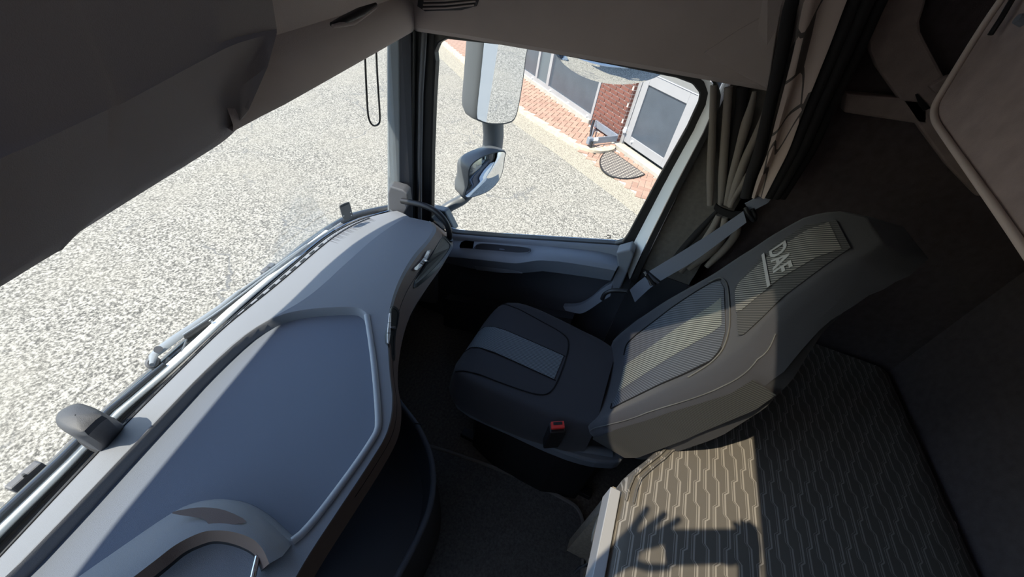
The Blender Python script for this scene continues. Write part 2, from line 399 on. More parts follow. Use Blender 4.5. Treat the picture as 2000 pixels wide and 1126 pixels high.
# windscreen: curved pane
def arc(y_mid, y_end, z, n=21, x0=XL-.02, x1=1.30):
    xm = (x0+x1)/2; h = (x1-x0)/2
    return [Vector((x0+(x1-x0)*i/(n-1), y_mid-(y_mid-y_end)*abs((x0+(x1-x0)*i/(n-1)-xm)/h)**2.2, z)) for i in range(n)]
win = thing('window_1', 'large curved windscreen above the dashboard', None, (.3, 1.1, .74), kind='structure')
foot = [P(x, y, 2, .745) for x, y in [(764, 410), (700, 427), (640, 457), (560, 523), (450, 619), (345, 722), (240, 826), (130, 941), (0, 1082), (-90, 1178)]]
foot = [Vector((1.315, 1.0, .745))]+foot+[Vector((-.35, .80, .745)), Vector((XL-.02, .76, .745))]
foot = resamp(spl(foot, 5), 31)[::-1]
rows = [[a.lerp(b, t/6) for a, b in zip(foot, resamp(arc(1.02, .950, 1.80), 31))] for t in range(7)]
obj('pane', *sheet(rows, (0, .005, 0)), M_glass, win, smooth=40)
obj('top_frame', *tube(arc(1.02, .950, 1.80), .03, 6), M_black, win, smooth=40)
# roof above the windscreen and the sun board outside that shades the dashboard
struct('trim_1', *loft([arc(1.02, .95, 1.80), arc(1.0, .93, 1.95), arc(.95, .9, 2.12)]), M_white, 'white roof front above the windscreen', smooth=40)
board = thing('sun_visor_board', 'dark outside sun board above the windscreen', 'sun visor', (.3, 1.2, 1.78))
VE = [(-.85, .90), (-.476, 1.028), (-.2, 1.103), (0, 1.155), (.234, 1.222), (.40, 1.250), (.60, 1.262), (.9, 1.262), (1.32, 1.22)]
def vey(x):
    for (a, b), (c, d) in zip(VE, VE[1:]):
        if x <= c: return b+(d-b)*(x-a)/(c-a)
    return VE[-1][1]
xs_ = np.linspace(-.80, 1.32, 25)
VIS = [[Vector((x, vey(x), 1.70)) for x in xs_], [Vector((x, vey(x)-.03, 1.78)) for x in xs_], [Vector((x, 1.06-.10*((x-.30)/.95)**2, 1.97)) for x in xs_]]
obj('board', *sheet(VIS, (0, 0, .012)), M_black, board, smooth=40)
for x in (-.7, .3, 1.2): obj('bracket', *tube([(x, .95, 1.90), (x, 1.03, 1.93)], .012, 8), M_black, board)

# A pillar
pl = thing('trim_2', 'grey A pillar trim between windscreen and side window', None, (1.32, .98, .75), kind='structure')
def strip(a, b, xa, xb, depth, mat, name, par, bev=.006):
    lo, hi = [P(*a[0], 0, xa), P(*a[1], 0, xb)], [P(*b[0], 0, xa), P(*b[1], 0, xb)]
    q = [lo[0], lo[1], hi[1], hi[0]]
    # carry on downwards and upwards so both ends vanish behind the dash and the header
    d0 = (hi[0]-lo[0]).normalized()*.10; d1 = (hi[1]-lo[1]).normalized()*.10
    q = [q[0]-d0, q[1]-d1, q[2]+d1, q[3]+d0]
    return obj(name, *prism(q, depth), mat, par, bevel=bev)
strip([(757, 385), (782, 392)], [(756, 92), (780, 78)], 1.285, 1.305, (.05, .03, 0), M_pillar, 'inner_cover', pl)
strip([(780, 390), (806, 400)], [(778, 78), (803, 70)], 1.305, 1.345, (.05, .02, 0), M_doorlow, 'side_cover', pl)
strip([(804, 420), (838, 436)], [(801, 70), (850, 78)], 1.375, 1.415, (.04, .02, 0), M_black, 'door_aperture', pl)
obj('door_seal', *tube([P(822, 460, 0, 1.375), P(820, 430, 0, 1.375), P(820, 300, 0, 1.375), P(822, 180, 0, 1.375), P(829, 60, 0, 1.375)], .0105, 10), M_cover, pl, smooth=60)
obj('door_seal', *tube([P(808, 450, 0, 1.355), P(806, 300, 0, 1.355), P(809, 60, 0, 1.355)], .006, 8), M_rubber, pl, smooth=60)

# side header above the door with the vent slats
hd = thing('trim_3', 'brown-grey roof side trim above the passenger window', None, (1.35, .3, 1.5), kind='structure')
bot = [P(806, 60, 0, 1.365), P(900, 74, 0, 1.365), P(1100, 108, 0, 1.365), P(1300, 142, 0, 1.365), P(1497, 177, 0, 1.365)]
bot = resamp(bot, 24)
r0 = [p+Vector((.11, 0, .016)) for p in bot]; r1 = bot; r2 = [p+Vector((-.010, 0, .012)) for p in bot]
r3 = [Vector((p.x-.012, p.y, p.z+.10)) for p in bot]; r4 = [Vector((p.x-.045, p.y, p.z+.20)) for p in bot]; r5 = [Vector((p.x-.09, p.y, ZC+.02)) for p in bot]
obj('side_rail', *loft([r0, r1, r2, r3, r4, r5]), M_head, hd, smooth=35)
# the folded flap at the rear end of the rail
fl = [P(1500, 176, 0, 1.345), P(1374, 104, 0, 1.345), P(1440, 60, 0, 1.335), P(1526, 10, 0, 1.325)]
obj('rear_flap', *prism(fl, (.016, 0, 0)), M_head, hd, bevel=.003)
obj('rear_edge', *prism([P(1497, 178, 0, 1.36), P(1526, 8, 0, 1.32), P(1550, -60, 0, 1.30), P(1500, -60, 0, 1.30), P(1470, 120, 0, 1.352)], (.03, 0, 0)), M_head, hd)
gr = obj('vent_recess', *prism([P(820, -30, 0, 1.346), P(815, 12, 0, 1.347), P(830, 22, 0, 1.347), P(900, 20, 0, 1.347), P(930, 12, 0, 1.346), P(945, -30, 0, 1.342)], (.004, 0, 0)), M_low, hd)
for k in range(5):
    y = 17-k*7.5
    obj('slat', *tube([P(826+k*1, y, 0, 1.344), P(870, y-1, 0, 1.344), P(926+k*3, y-7, 0, 1.343)], .0028, 6), M_head, gr)

# overhead front console
oc = thing('overhead_console', 'dark grey overhead shelf console above the windscreen', 'console', (.4, .7, 1.45))
# passenger side section
eb = [P(455, 257, 2, 1.425), P(465, 250, 2, 1.427), P(560, 202, 2, 1.432), P(740, 100, 2, 1.438), P(811, 59, 2, 1.442)]
eb = resamp(eb, 16)
obj('passenger_panel', *loft([[p+Vector((.02, .16, .02)) for p in eb], [p+Vector((0, .01, .003)) for p in eb], eb, [p+Vector((0, -.006, .012)) for p in eb],
    [p+Vector((0, -.004, .075)) for p in eb], [p+Vector((0, .02, .10)) for p in eb], [p+Vector((0, .0, .20)) for p in eb], [Vector((p.x, p.y-.05, ZC+.02)) for p in eb]]), M_headp, oc, smooth=50)
# grip slot
g = obj('grip_slot', *tube([P(648, 48, 1, .615), P(670, 42, 1, .625), P(705, 25, 1, .645), P(734, 9, 1, .66)], [.004, .009, .010, .004], 8), M_black, oc, smooth=60)
obj('grip_lip', *tube([P(650, 51, 1, .607), P(690, 43, 1, .63), P(735, 14, 1, .655)], [.003, .006, .003], 8), M_head, g, smooth=60)
# driver side bulge
lo_px = [(-90, 612), (0, 560), (60, 523), (110, 493), (122, 487), (127, 473), (135, 466), (250, 393), (395, 303), (440, 273), (467, 248)]
lo = [P(x, y, 2, 1.40) for x, y in lo_px]
mid_px = [(-90, 360), (0, 310), (60, 284), (110, 262), (122, 257), (127, 254), (135, 250), (250, 196), (395, 118), (465, 84), (541, 64)]
mid = [P(x, y, 1, lo[i].y-.080) for i, (x, y) in enumerate(mid_px)]
top_px = [(-90, 300), (0, 255), (60, 232), (110, 212), (122, 207), (127, 205), (135, 202), (250, 152), (395, 82), (460, 62), (540, 50)]
top = [P(x, y, 1, lo[i].y-.062) for i, (x, y) in enumerate(top_px)]
front = [p+Vector((.02, .22, .03)) for p in lo]
los = [p.copy() for p in lo]
for i_ in (3, 4, 5, 6): los[i_] = lo[2].lerp(lo[7], (i_-2)/5)
for r_w in (mid, top):
    a_, b2_ = r_w[2].copy(), r_w[7].copy()
    for i_ in (3, 4, 5, 6): r_w[i_] = a_.lerp(b2_, (i_-2)/5)
qtr = [a.lerp(b, .12)+Vector((0, -.010, .002)) for a, b in zip(los, mid)]; half = [a.lerp(b, .55)+Vector((0, -.002, 0)) for a, b in zip(los, mid)]
top = [a.lerp(b, .5) for a, b in zip(mid, top)]
half[-1] = P(523, 130, 1, lo[-1].y-.100); qtr[-1] = P(486, 214, 1, lo[-1].y-.095); half[-2] = P(440, 190, 1, lo[-2].y-.050)
up1 = [p+Vector((.01, .0, .10)) for p in top]; up2 = [Vector((p.x+.03, p.y-.02, ZC+.02)) for p in top]
rows = [front, lo, qtr, half, mid, top, up1, up2]
rows = [spl(r, 3) for r in rows]
V, Fc = loft(rows); n = len(rows[0])
# end wall of the bulge, facing the passenger
V2 = [r[-1] for r in rows]; end_in = [p+Vector((.025, .10, 0)) for p in V2]
obj('driver_bulge', *join((V, Fc), loft([V2, end_in])), M_console, oc, smooth=50)

# ------------------------------------------------------------------ passenger door
dr = thing('door_1', 'passenger door with grey armrest and window', None, (1.42, .4, -.1), kind='structure')
def sillz(y): return .873+(y+.042)*(.609-.873)/.84           # the belt line drops towards the front
SX = 1.415
wl_in = [(850, 120), (848, 100), (855, 84), (870, 76), (1000, 90), (1200, 128), (1320, 152), (1352, 164), (1366, 182), (1363, 200), (1340, 250), (1280, 357), (1226, 458), (1216, 472), (1200, 476), (1080, 468), (960, 460), (890, 454), (862, 446), (842, 425), (843, 300), (846, 200)]
inner = [P(x, y, 0, SX) for x, y in wl_in]
outer_px = [(800, 120), (800, 90), (815, 50), (850, 45), (1000, 70), (1200, 105), (1330, 128), (1372, 150), (1386, 178), (1382, 205), (1358, 255), (1297, 365), (1242, 470), (1232, 492), (1205, 500), (1080, 492), (960, 485), (890, 478), (845, 470), (805, 440), (803, 300), (802, 200)]
outer = [P(x, y, 0, SX) for x, y in outer_px]
fr = obj('window_frame', *ringprism(outer, inner, (.035, 0, 0)), M_rubber, dr, bevel=.004, bseg=1)
obj('pane', *prism([p+Vector((.03, 0, 0)) for p in [inner[0].lerp(inner[0], 0)]+inner[1:]], (.004, 0, 0)), M_glass, dr)
# small etched marking on the pane
gm = []
for (x, y, a, b) in [(1186, 459, 7, 1.5), (1186, 464, 7, 1.5), (1191, 459, 1.5, 6), (1198, 456, 2, 2), (1202, 457, 2, 2), (1206, 457, 2, 2), (1209, 458, 1.5, 2), (1183, 461, 2, 2)]:
    gm.append(prism([P(x, y, 0, SX+.028), P(x+a, y+.4, 0, SX+.028), P(x+a, y+b, 0, SX+.028), P(x, y+b, 0, SX+.028)], (.0005, 0, 0)))
obj('glass_marking', *join(*gm), M_black, dr)
# white painted rear edge of the door frame and the seals beside it
def rail(px0, px1, xa, dep, mat, name, bev=.003, xb=None):
    xb = xa if xb is None else xb
    return obj(name, *sheet([[P(x, y, 0, xa) for x, y in px0], [P(x, y, 0, xb) for x, y in px1]], dep), mat, dr, smooth=40)
rail([(1352, 140), (1376, 160), (1384, 184), (1379, 206), (1355, 256), (1294, 366), (1238, 474), (1222, 505)], [(1372, 140), (1392, 164), (1397, 186), (1394, 210), (1373, 258), (1315, 368), (1264, 470), (1230, 545)], 1.414, (.012, .006, 0), M_white, 'white_frame_edge', xb=1.365)
rail([(1375, 140), (1394, 164), (1399, 186), (1396, 210), (1375, 258), (1317, 368), (1266, 470), (1232, 548)], [(1388, 146), (1403, 168), (1408, 188), (1405, 212), (1385, 260), (1328, 370), (1277, 472), (1240, 556)], 1.366, (.03, 0, 0), M_rubber, 'rear_seal')
# door skin outside and the trim panel inside
ys = [1.02, .80, .5, .2, -.042, -.135]
obj('outer_skin', *prism([Vector((1.50, y, sillz(y)-.13)) for y in ys]+[Vector((1.50, -.135, -.9)), Vector((1.50, 1.02, -.9))], (.07, 0, 0)), M_white, dr)
obj('trim_panel', *prism([Vector((1.41, y, sillz(y)-.02)) for y in ys]+[Vector((1.41, -.125, -.05)), Vector((1.41, 1.02, -.05))], (.06, 0, 0)), M_doorlow, dr)
# sill ledge under the glass
lp = [(848, 452), (890, 459), (960, 465), (1080, 473), (1200, 481), (1228, 484)]
sl = [P(x, y, 0, 1.412) for x, y in lp]
obj('sill_ledge', *loft([[p+Vector((.05, 0, .005)) for p in sl], [p+Vector((.0, 0, .006)) for p in sl], [p+Vector((-.012, 0, -.004)) for p in sl], [p+Vector((-.016, 0, -.045)) for p in sl]]), M_doorp, dr, smooth=50)
# armrest: inner edge and back edge, with the grip pocket let into its top
nA = 26
a_in = resamp([P(x, y, 0, 1.315) for x, y in [(862, 494), (905, 497), (960, 503), (1008, 508), (1030, 505), (1055, 501), (1100, 504), (1160, 513), (1205, 521)]], nA)
a_bk = resamp([P(x, y, 0, 1.398) for x, y in [(885, 469), (920, 471), (980, 474), (1020, 477), (1050, 479), (1100, 483), (1165, 490), (1200, 497), (1222, 508)]], nA)
a_low = resamp([P(x, y, 0, 1.325) for x, y in [(868, 512), (920, 524), (965, 529), (1010, 533), (1030, 532), (1060, 529), (1100, 534), (1150, 541), (1192, 548)]], nA)
a_und = [p+Vector((.075, 0, -.012)) for p in a_low]
a_rnd = [a.lerp(b, .12)+Vector((-.006, 0, .000)) for a, b in zip(a_in, a_bk)]
a_r2 = [a+Vector((-.010, 0, -.012)) for a in a_in]
rows = [a_bk, [a.lerp(b, .5)+Vector((0, 0, .002)) for a, b in zip(a_in, a_bk)], a_rnd, a_r2, a_low, a_und]
arm = obj('armrest', *loft(rows), M_doorp, dr, smooth=50)
pk = [P(x, y, 0, 1.352) for x, y in [(930, 480), (942, 476), (990, 480), (1028, 484), (1036, 489), (1030, 494), (1000, 495), (950, 492), (926, 490)]]
pk = [p+Vector((0, 0, .004)) for p in pk]
ctr = sum(pk, Vector())/len(pk)
obj('grip_pocket', *loft([pk, [p.lerp(ctr, .06) for p in pk], [p.lerp(ctr, .18)+Vector((0, 0, -.002)) for p in pk], [p.lerp(ctr, .9)+Vector((0, 0, -.003)) for p in pk]], True), M_doorlow, arm, smooth=50)
obj('pocket_rim', *tube(spl(pk, 4, True)+[pk[0]], .0025, 6), M_doorp, arm, smooth=60)
# window switch block with five buttons
def onarm(px, py, up=.006): return P(px, py, 0, 1.352)+Vector((0, 0, up))
sp_px = [(899, 489), (897, 482), (901, 475), (909, 472), (926, 474), (923, 490), (910, 491)]
sw = obj('switch_block', *prism([onarm(x, y) for x, y in sp_px], (0, 0, .003)), M_outline, arm, bevel=.001, bseg=1)
for q, mt in [([(902, 476), (909, 474), (909, 480), (900, 481)], M_switch), ([(911, 474), (917, 474.5), (916, 481), (910, 480.5)], M_black), ([(918.5, 475), (924, 475.5), (923, 481.5), (918, 481)], M_switch), ([(900, 483), (907, 483), (906, 489), (901, 488)], M_switch), ([(909, 483), (922, 484), (921, 489.5), (908.5, 489)], M_switch)]:
    obj('switch_button', *prism([onarm(x, y, .009) for x, y in q], (0, 0, .003)), mt, sw, bevel=.0008, bseg=1)
# trim strip below the armrest, rear end cap and the curved storage flank
ts = resamp([P(x, y, 0, 1.375) for x, y in [(925, 519), (970, 526), (1018, 532), (1022, 536), (985, 534), (930, 527)]], 6)
obj('trim_inlay', *prism([P(x, y, 0, 1.318) for x, y in [(926, 519), (975, 524), (1012, 530), (1020, 534), (980, 533), (930, 527)]], (.02, 0, 0)), M_doorp, dr, bevel=.002)
obj('rear_cap', *prism([P(x, y, 0, 1.33) for x, y in [(1203, 494), (1232, 486), (1238, 497), (1226, 530), (1212, 562), (1190, 576), (1194, 552), (1207, 524)]], (.07, 0, 0)), M_doorp, dr, bevel=.006)
cf = [[P(1196, 552, 0, 1.33), P(1176, 564, 0, 1.335), P(1152, 585, 0, 1.345), P(1128, 597, 0, 1.355), P(1100, 598, 0, 1.36)],
      [P(1192, 578, 0, 1.32), P(1172, 590, 0, 1.32), P(1150, 605, 0, 1.33), P(1132, 612, 0, 1.34), P(1104, 606, 0, 1.35)]]
obj('storage_flank', *sheet([resamp(spl(c, 4), 16) for c in cf], (.03, 0, -.005)), M_doorp, dr, smooth=50)
pkt = [Vector((1.405, y, sillz(y)-.42)) for y in (.75, .5, .25, .05)]
obj('door_pocket', *loft([[p+Vector((0, 0, .0)) for p in pkt], [p+Vector((-.06, 0, .01)) for p in pkt], [p+Vector((-.06, 0, -.22)) for p in pkt], [p+Vector((0, 0, -.24)) for p in pkt]]), M_low, dr)

# ------------------------------------------------------------------ dashboard
ds = thing('dashboard', 'wide grey dashboard with a sunken tray under the windscreen', 'dashboard', (.45, .8, 0))
ZA, ZP = .775, .860
A_px = [(772, 414), (752, 417), (700, 431), (640, 462), (560, 528), (450, 625), (345, 728), (240, 832), (130, 948), (0, 1090), (-90, 1185)]
C_px = [(800, 424), (786, 428), (735, 462), (680, 510), (600, 580), (478, 652), (380, 742), (268, 858), (160, 972), (30, 1105), (-60, 1200)]
E_px = [(838, 432), (846, 446), (832, 470), (806, 500), (780, 545), (763, 595), (757, 650), (760, 720), (766, 785), (756, 842), (726, 896), (664, 990), (606, 1078), (570, 1140), (540, 1200)]
F_px = [(846, 434), (884, 470), (868, 512), (838, 556), (806, 606), (788, 655), (779, 705), (777, 750), (784, 800), (778, 852), (748, 912), (690, 1004), (634, 1092), (600, 1150), (570, 1205)]
zA = [.745, .75, .765, ZA, ZA, ZA, ZA, ZA, ZA, ZA, ZA]
A = [P(x, y, 2, z) for (x, y), z in zip(A_px, zA)]
zC = [.80, .81, .835, .85, ZP, ZP, ZP, ZP, ZP, ZP, ZP]
C = [P(x, y, 2, z) for (x, y), z in zip(C_px, zC)]
zE = [.795, .80, .82, .84, .853, ZP, ZP, ZP, ZP, ZP, ZP, ZP, ZP, ZP, ZP]
E_ = [P(x, y, 2, z) for (x, y), z in zip(E_px, zE)]
zF = [z-.11 for z in zE]; zF[0] = .72; zF[1] = .70
F_ = [P(x, y, 2, z) for (x, y), z in zip(F_px, zF)]
NA = 60
As, Cs = resamp(spl(A, 6), NA), resamp(spl(C, 6), NA)
# sloping strip between glass and pad, with the defroster slot along it
A2 = [a.lerp(c, .14)+Vector((0, 0, .010)) for a, c in zip(As, Cs)]
A3 = [a.lerp(c, .30)+Vector((0, 0, .010)) for a, c in zip(As, Cs)]
A0 = [a+Vector((0, .05, -.05)) for a in As]
obj('front_strip', *loft([A0, As, A2, A3, [a.lerp(c, .65)+Vector((0, 0, .008)) for a, c in zip(As, Cs)], Cs]), M_dash, ds, smooth=50)
for k in range(16, 56, 2):
    p, q = A2[k], A2[min(k+1, NA-1)]; up = Vector((0, 0, .0025))
    obj('defroster_slot', *sheet([[p+up, q+up], [p.lerp(A3[k], .22)+up, q.lerp(A3[k+1], .22)+up]], (0, 0, -.002)), M_black, ds)
dl = [a.lerp(c, .22)+Vector((0, 0, .012)) for a, c in zip(As, Cs)][6:]
obj('defroster_line', *tube(dl, .0022, 6), M_black, ds)
dl = [a.lerp(c, .04)+Vector((0, 0, .005)) for a, c in zip(As, Cs)][4:]
obj('glass_edge_line', *tube(dl, .003, 6), M_rubber, ds, smooth=60)
# slotted demister grille near the pillar
for k in range(26):
    f = 6.0+k*.36; j = int(f); t = f-j
    p, q = A2[j].lerp(A2[j+1], t).lerp(A3[j], .1), A2[j].lerp(A2[j+1], t).lerp(Cs[j], .42)
    d = Vector((.0018, .0018, .0025))
    obj('grille_slot', *sheet([[p+Vector((0, 0, .0025)), p+d], [q+Vector((0, 0, .0025)), q+d]], (0, 0, -.002)), M_doorlow, ds)
# flat pad with the sunken tray
tray_px = [(540, 618), (480, 653), (400, 724), (330, 796), (240, 890), (140, 995), (40, 1098), (-40, 1180), (40, 1195), (120, 1150), (230, 1074), (335, 1003), (385, 982), (430, 977), (470, 984), (510, 1007), (545, 1038), (566, 1055), (580, 1050), (620, 1005), (690, 912), (728, 858), (738, 832), (736, 760), (728, 680), (719, 622), (710, 606), (690, 599), (640, 600), (590, 605)]
tray = [P(x, y, 2, ZP) for x, y in tray_px]; tr_s = spl(tray, 3, True)
Es = spl(E_, 4)
pad_out = [p.copy() for p in Cs]+[p.copy() for p in Es[::-1]]
V, Fc = fill(pad_out, [tr_s])
obj('top_pad', V, Fc, M_dash, ds, smooth=40)
cen = sum(tr_s, Vector())/len(tr_s)
def inset(pts, d):
    out = []; n = len(pts)
    for i, p in enumerate(pts):
        t = (pts[(i+1) % n]-pts[i-1]).normalized(); out.append(p+Vector((-t.y, t.x, 0))*d)
    return out
sgn = 1 if (inset(tr_s, .01)[0]-cen).length < (tr_s[0]-cen).length else -1
t1 = [p+Vector((0, 0, -.004)) for p in inset(tr_s, sgn*.004)]; t2 = [p+Vector((0, 0, -.026)) for p in inset(tr_s, sgn*.010)]
obj('tray_wall', *loft([tr_s, t1, t2], True), M_dash, ds, smooth=60)
obj('tray_floor', *fill([p+Vector((0, 0, .001)) for p in t2]), M_tray, ds)
# pale bead along the seat side rim of the tray
bead_px = [(716, 614), (722, 650), (729, 700), (736, 770), (739, 828), (732, 850), (694, 908), (624, 1002), (585, 1046), (571, 1056)]
bd = resamp(spl([P(x, y, 2, ZP+.002) for x, y in bead_px], 4), 40)
obj('tray_bead', *tube(bd, .0075, 8, flat=.004), M_bead, ds, smooth=60)
# rounded rear edge and the brown face with the vents
Fs = spl(F_, 4); EF = [(0, 0), (.16, -.010), (.34, -.032), (.62, None), (1, None)]
rw = [Es]
for t, dz in EF[1:]:
    row = []
    for e, f in zip(Es, Fs):
        p = e.lerp(f, t)
        if dz is not None: p.z = e.z+dz*.8
        row.append(p)
    rw.append(row)
obj('edge_roll', *loft(rw[:2]), M_dash, ds, smooth=60)
obj('vent_face', *loft(rw[1:]), M_face, ds, smooth=60)
# below the face: lower dash running forward to the footwell
L1 = [p+Vector((.02, .05, -.05)) for p in Fs]; L2 = [Vector((p.x+.01, p.y+.16, .34)) for p in Fs]; L3 = [Vector((p.x, max(p.y+.30, .75), .02)) for p in Fs]
obj('lower_dash', *loft([Fs, L1, L2, L3]), M_low, ds, smooth=50)
lid = [Fs[k]+Vector((.012, .045, -.055)) for k in range(10, 26)]
obj('glovebox_lid', *sheet([lid, [p+Vector((.0, .10, -.24)) for p in lid]], (-.006, -.012, .0)), M_low, ds, smooth=50)
# end cap towards the door
obj('end_cap', *loft([[A[0]+Vector((.0, .02, .0)), C[0], E_[0], F_[0]], [p+Vector((.05, .0, -.12)) for p in (A[0], C[0], E_[0], F_[0])], [p+Vector((.06, .0, -.55)) for p in (A[0], C[0], E_[0], F_[0])]]), M_dash, ds, smooth=40)
# fillet seam on the roll
obj('face_seam', *tube([a.lerp(b, .5) for a, b in zip(rw[2], rw[3])][4:44], .0012, 5), M_seam, ds)
# vents, laid on the face surface
fgrid = []
for i in range(len(rw)-1):
    for k in range(len(Es)-1):
        for a in (0, .2, .4, .6, .8):
            for c in (0, .25, .5, .75):
                p = rw[i][k].lerp(rw[i][k+1], c).lerp(rw[i+1][k].lerp(rw[i+1][k+1], c), a)
                v = MB.T @ (np.array(p)-CAM); fgrid.append((1000+F_PX*v[0]/v[2], 563+F_PX*v[1]/v[2], p.x, p.y, p.z))
fgrid = np.array(fgrid)
def onface(px, py, up=0.):
    i = np.argmin((fgrid[:, 0]-px)**2+(fgrid[:, 1]-py)**2)
    r = Vector(ray(px, py)); t = (fgrid[i, 4]-CAM[2])/r.z
    return Vector(CAM)+r*t*(1-up/1.2)
def vent(frame_px, slot_px, blade_px, knob_px):
    off = Vector((0, .012, -.008))
    v = obj('air_vent', *ringprism(spl([onface(x, y, .007) for x, y in frame_px], 3, True), spl([onface(x, y, .009) for x, y in slot_px], 3, True), off), M_black, ds, smooth=40)
    obj('vent_duct', *prism(spl([onface(x, y, .005) for x, y in slot_px], 3, True), off*.3), M_rubber, v)
    for b in blade_px: obj('louvre', *prism([onface(x, y, .014) for x, y in b], (0, .002, -.002)), M_louvre, v)
    c = [onface(x, y, .020) for x, y in knob_px]
    obj('louvre_knob', *tube(c, [.003, .0032, .0055, .0055, .003][:len(c)], 10), M_chrome, v, smooth=60)
vent([(866, 461), (880, 470), (884, 484), (858, 522), (815, 560), (808, 553), (822, 530), (845, 495)],
     [(864, 466), (875, 472), (879, 483), (855, 516), (817, 551), (812, 548), (826, 528), (848, 496)],
     [[(829, 501), (835, 489), (841, 487.5), (840, 492), (834, 505)], [(821, 512), (828.5, 502.5), (834, 506), (827, 515)], [(809.5, 523), (819.5, 513.5), (826, 517), (815, 527), (810, 526)]],
     [(825, 508), (828, 509.5), (832, 510), (834, 510.5), (835, 510.5)])
vent([(766, 598), (778, 603), (780, 618), (772, 660), (772, 700), (766, 700), (757, 670), (760, 625)],
     [(766, 602), (775, 606), (777, 618), (769, 658), (769, 690), (766, 690), (760, 668), (763, 628)],
     [[(761, 611), (764, 611), (764, 629), (759, 629)], [(759, 630), (764, 630), (763, 649), (757, 649)], [(757, 650.5), (763, 650.5), (759.5, 671), (757, 669)]],
     [(762, 639), (765, 639.5), (768, 640), (771, 640.5), (772, 641)])
# instrument hood at the driver's end
hA = [P(x, y, 2, ZP) for x, y in [(110, 1157), (230, 1074), (335, 1003), (385, 982), (430, 977), (470, 984), (510, 1007), (545, 1038), (570, 1062)]]
hB = [P(x, y, 2, .895) for x, y in [(190, 1180), (300, 1096), (345, 1062), (390, 1040), (420, 1035), (455, 1038), (490, 1050), (512, 1070), (526, 1100)]]
hB0 = [P(x, y, 2, .888) for x, y in [(150, 1168), (262, 1086), (337, 1032), (388, 1010), (427, 1003), (466, 1008), (503, 1026), (535, 1055), (552, 1085)]]
hC = [P(x, y, 2, .870) for x, y in [(210, 1195), (320, 1110), (360, 1078), (395, 1062), (420, 1056), (450, 1060), (482, 1072), (500, 1086), (512, 1112)]]
hD = [P(x, y, 2, .80) for x, y in [(260, 1230), (340, 1150), (380, 1110), (405, 1095), (420, 1090), (450, 1092), (475, 1100), (490, 1112), (500, 1135)]]
rs = [resamp(spl(r, 4), 40) for r in (hA, hB0, hB, hC, hD)]
hood = obj('instrument_hood', *loft(rs[:3]), M_dash, ds, smooth=60)
obj('hood_inner', *loft(rs[2:4]), M_face, hood, smooth=60)
obj('cluster_recess', *loft(rs[3:5]), M_black, hood, smooth=60)
obj('cluster_screen', *fill([p+Vector((0, 0, .004)) for p in rs[4]]+[P(380, 1260, 2, .80)]), M_seam, hood)
obj('hood_scoop', *fill(spl([P(x, y, 2, .892) for x, y in [(336, 1002), (360, 994), (398, 990), (440, 996), (482, 1018), (440, 1024), (410, 1024), (395, 1012)]], 3, True)), M_face, hood)
obj('screen_edge', *tube([P(491, 1140, 2, .872), P(497, 1112, 2, .874), P(503, 1086, 2, .872)], .005, 8), M_chrome, hood, smooth=60)
obj('driver_pad', *loft([resamp([P(x, y, 2, .86) for x, y in [(526, 1100), (552, 1085), (570, 1062)]], 4), resamp([P(x, y, 2, .82) for x, y in [(530, 1160), (560, 1140), (590, 1100)]], 4)]), M_dash, ds, smooth=60)

# lower centre console on the floor
cc = thing('centre_console', 'dark low centre storage console with a curved rim on the floor', 'console', (.45, .4, 0))
cr = [(770, 770), (785, 792), (815, 832), (838, 882), (846, 932), (840, 988), (815, 1052), (775, 1128), (740, 1200)]
R = resamp(spl([P(x, y, 2, .40) for x, y in cr], 5), 30)
Rin = [p+Vector((-.03, .03, .0)) for p in R]
obj('rim', *tube(R, .010, 8), M_doorlow, cc, smooth=60)
obj('outer_wall', *loft([R, [Vector((p.x+.02, p.y-.015, .16)) for p in R], [Vector((p.x+.03, p.y-.02, 0)) for p in R]]), M_low, cc, smooth=60)
obj('inner_wall', *loft([R, [p+Vector((-.02, .03, -.14)) for p in R]]), M_low, cc, smooth=60)
obj('tray_base', *fill([p+Vector((-.02, .03, -.139)) for p in R]+[Vector((.0, .60, .26)), Vector((.55, .75, .26))]), M_low, cc)
obj('joint_line', *tube([P(806, 832, 2, .408), P(812, 826, 2, .412), P(822, 828, 2, .405)], .002, 6), M_seam, cc)

# small camera housing standing on the front edge of the dash
ch = thing('sensor_housing', 'dark rounded sensor housing standing at the foot of the windscreen', 'camera', P(205, 860, 2, .80))
top = [(102, 820), (108, 803), (122, 793), (150, 783), (172, 788), (196, 800), (204, 808), (186, 822), (160, 846), (130, 842), (112, 832)]
b0 = [(150, 852), (160, 843), (176, 832), (196, 822), (210, 812), (232, 826), (244, 832), (236, 848), (208, 880), (190, 880), (166, 868)]
tp = [P(x, y, 2, .935) for x, y in top]; bt = [P(x, y, 2, .80) for x, y in b0]
def circle_match(poly, n=24):
    pp = spl(poly, 6, True); c = sum(pp, Vector())/len(pp); out = []
    ang = [(math.atan2(p.y-c.y, p.x-c.x), p) for p in pp]
    for k in range(n):
        a = -math.pi+2*math.pi*k/n
        out.append(min(ang, key=lambda q: abs((q[0]-a+math.pi) % (2*math.pi)-math.pi))[1])
    return out, c
T, cT = circle_match(tp); B, cB = circle_match(bt)
rws = [[p.lerp(cT, .97)+Vector((0, 0, .004)) for p in T], [p.lerp(cT, .35)+Vector((0, 0, .003)) for p in T], [p.lerp(cT, .10)+Vector((0, 0, -.002)) for p in T], [p+Vector((0, 0, -.012)) for p in T], [a.lerp(b, .30) for a, b in zip(T, B)], [a.lerp(b, .75) for a, b in zip(T, B)], B]
obj('shell', *loft(rws, True), M_cover, ch, smooth=40)
obj('base_gasket', *tube(spl([p+Vector((0, 0, -.004)) for p in B], 1, True)+[B[0]+Vector((0, 0, -.004))], .003, 6), M_black, ch)

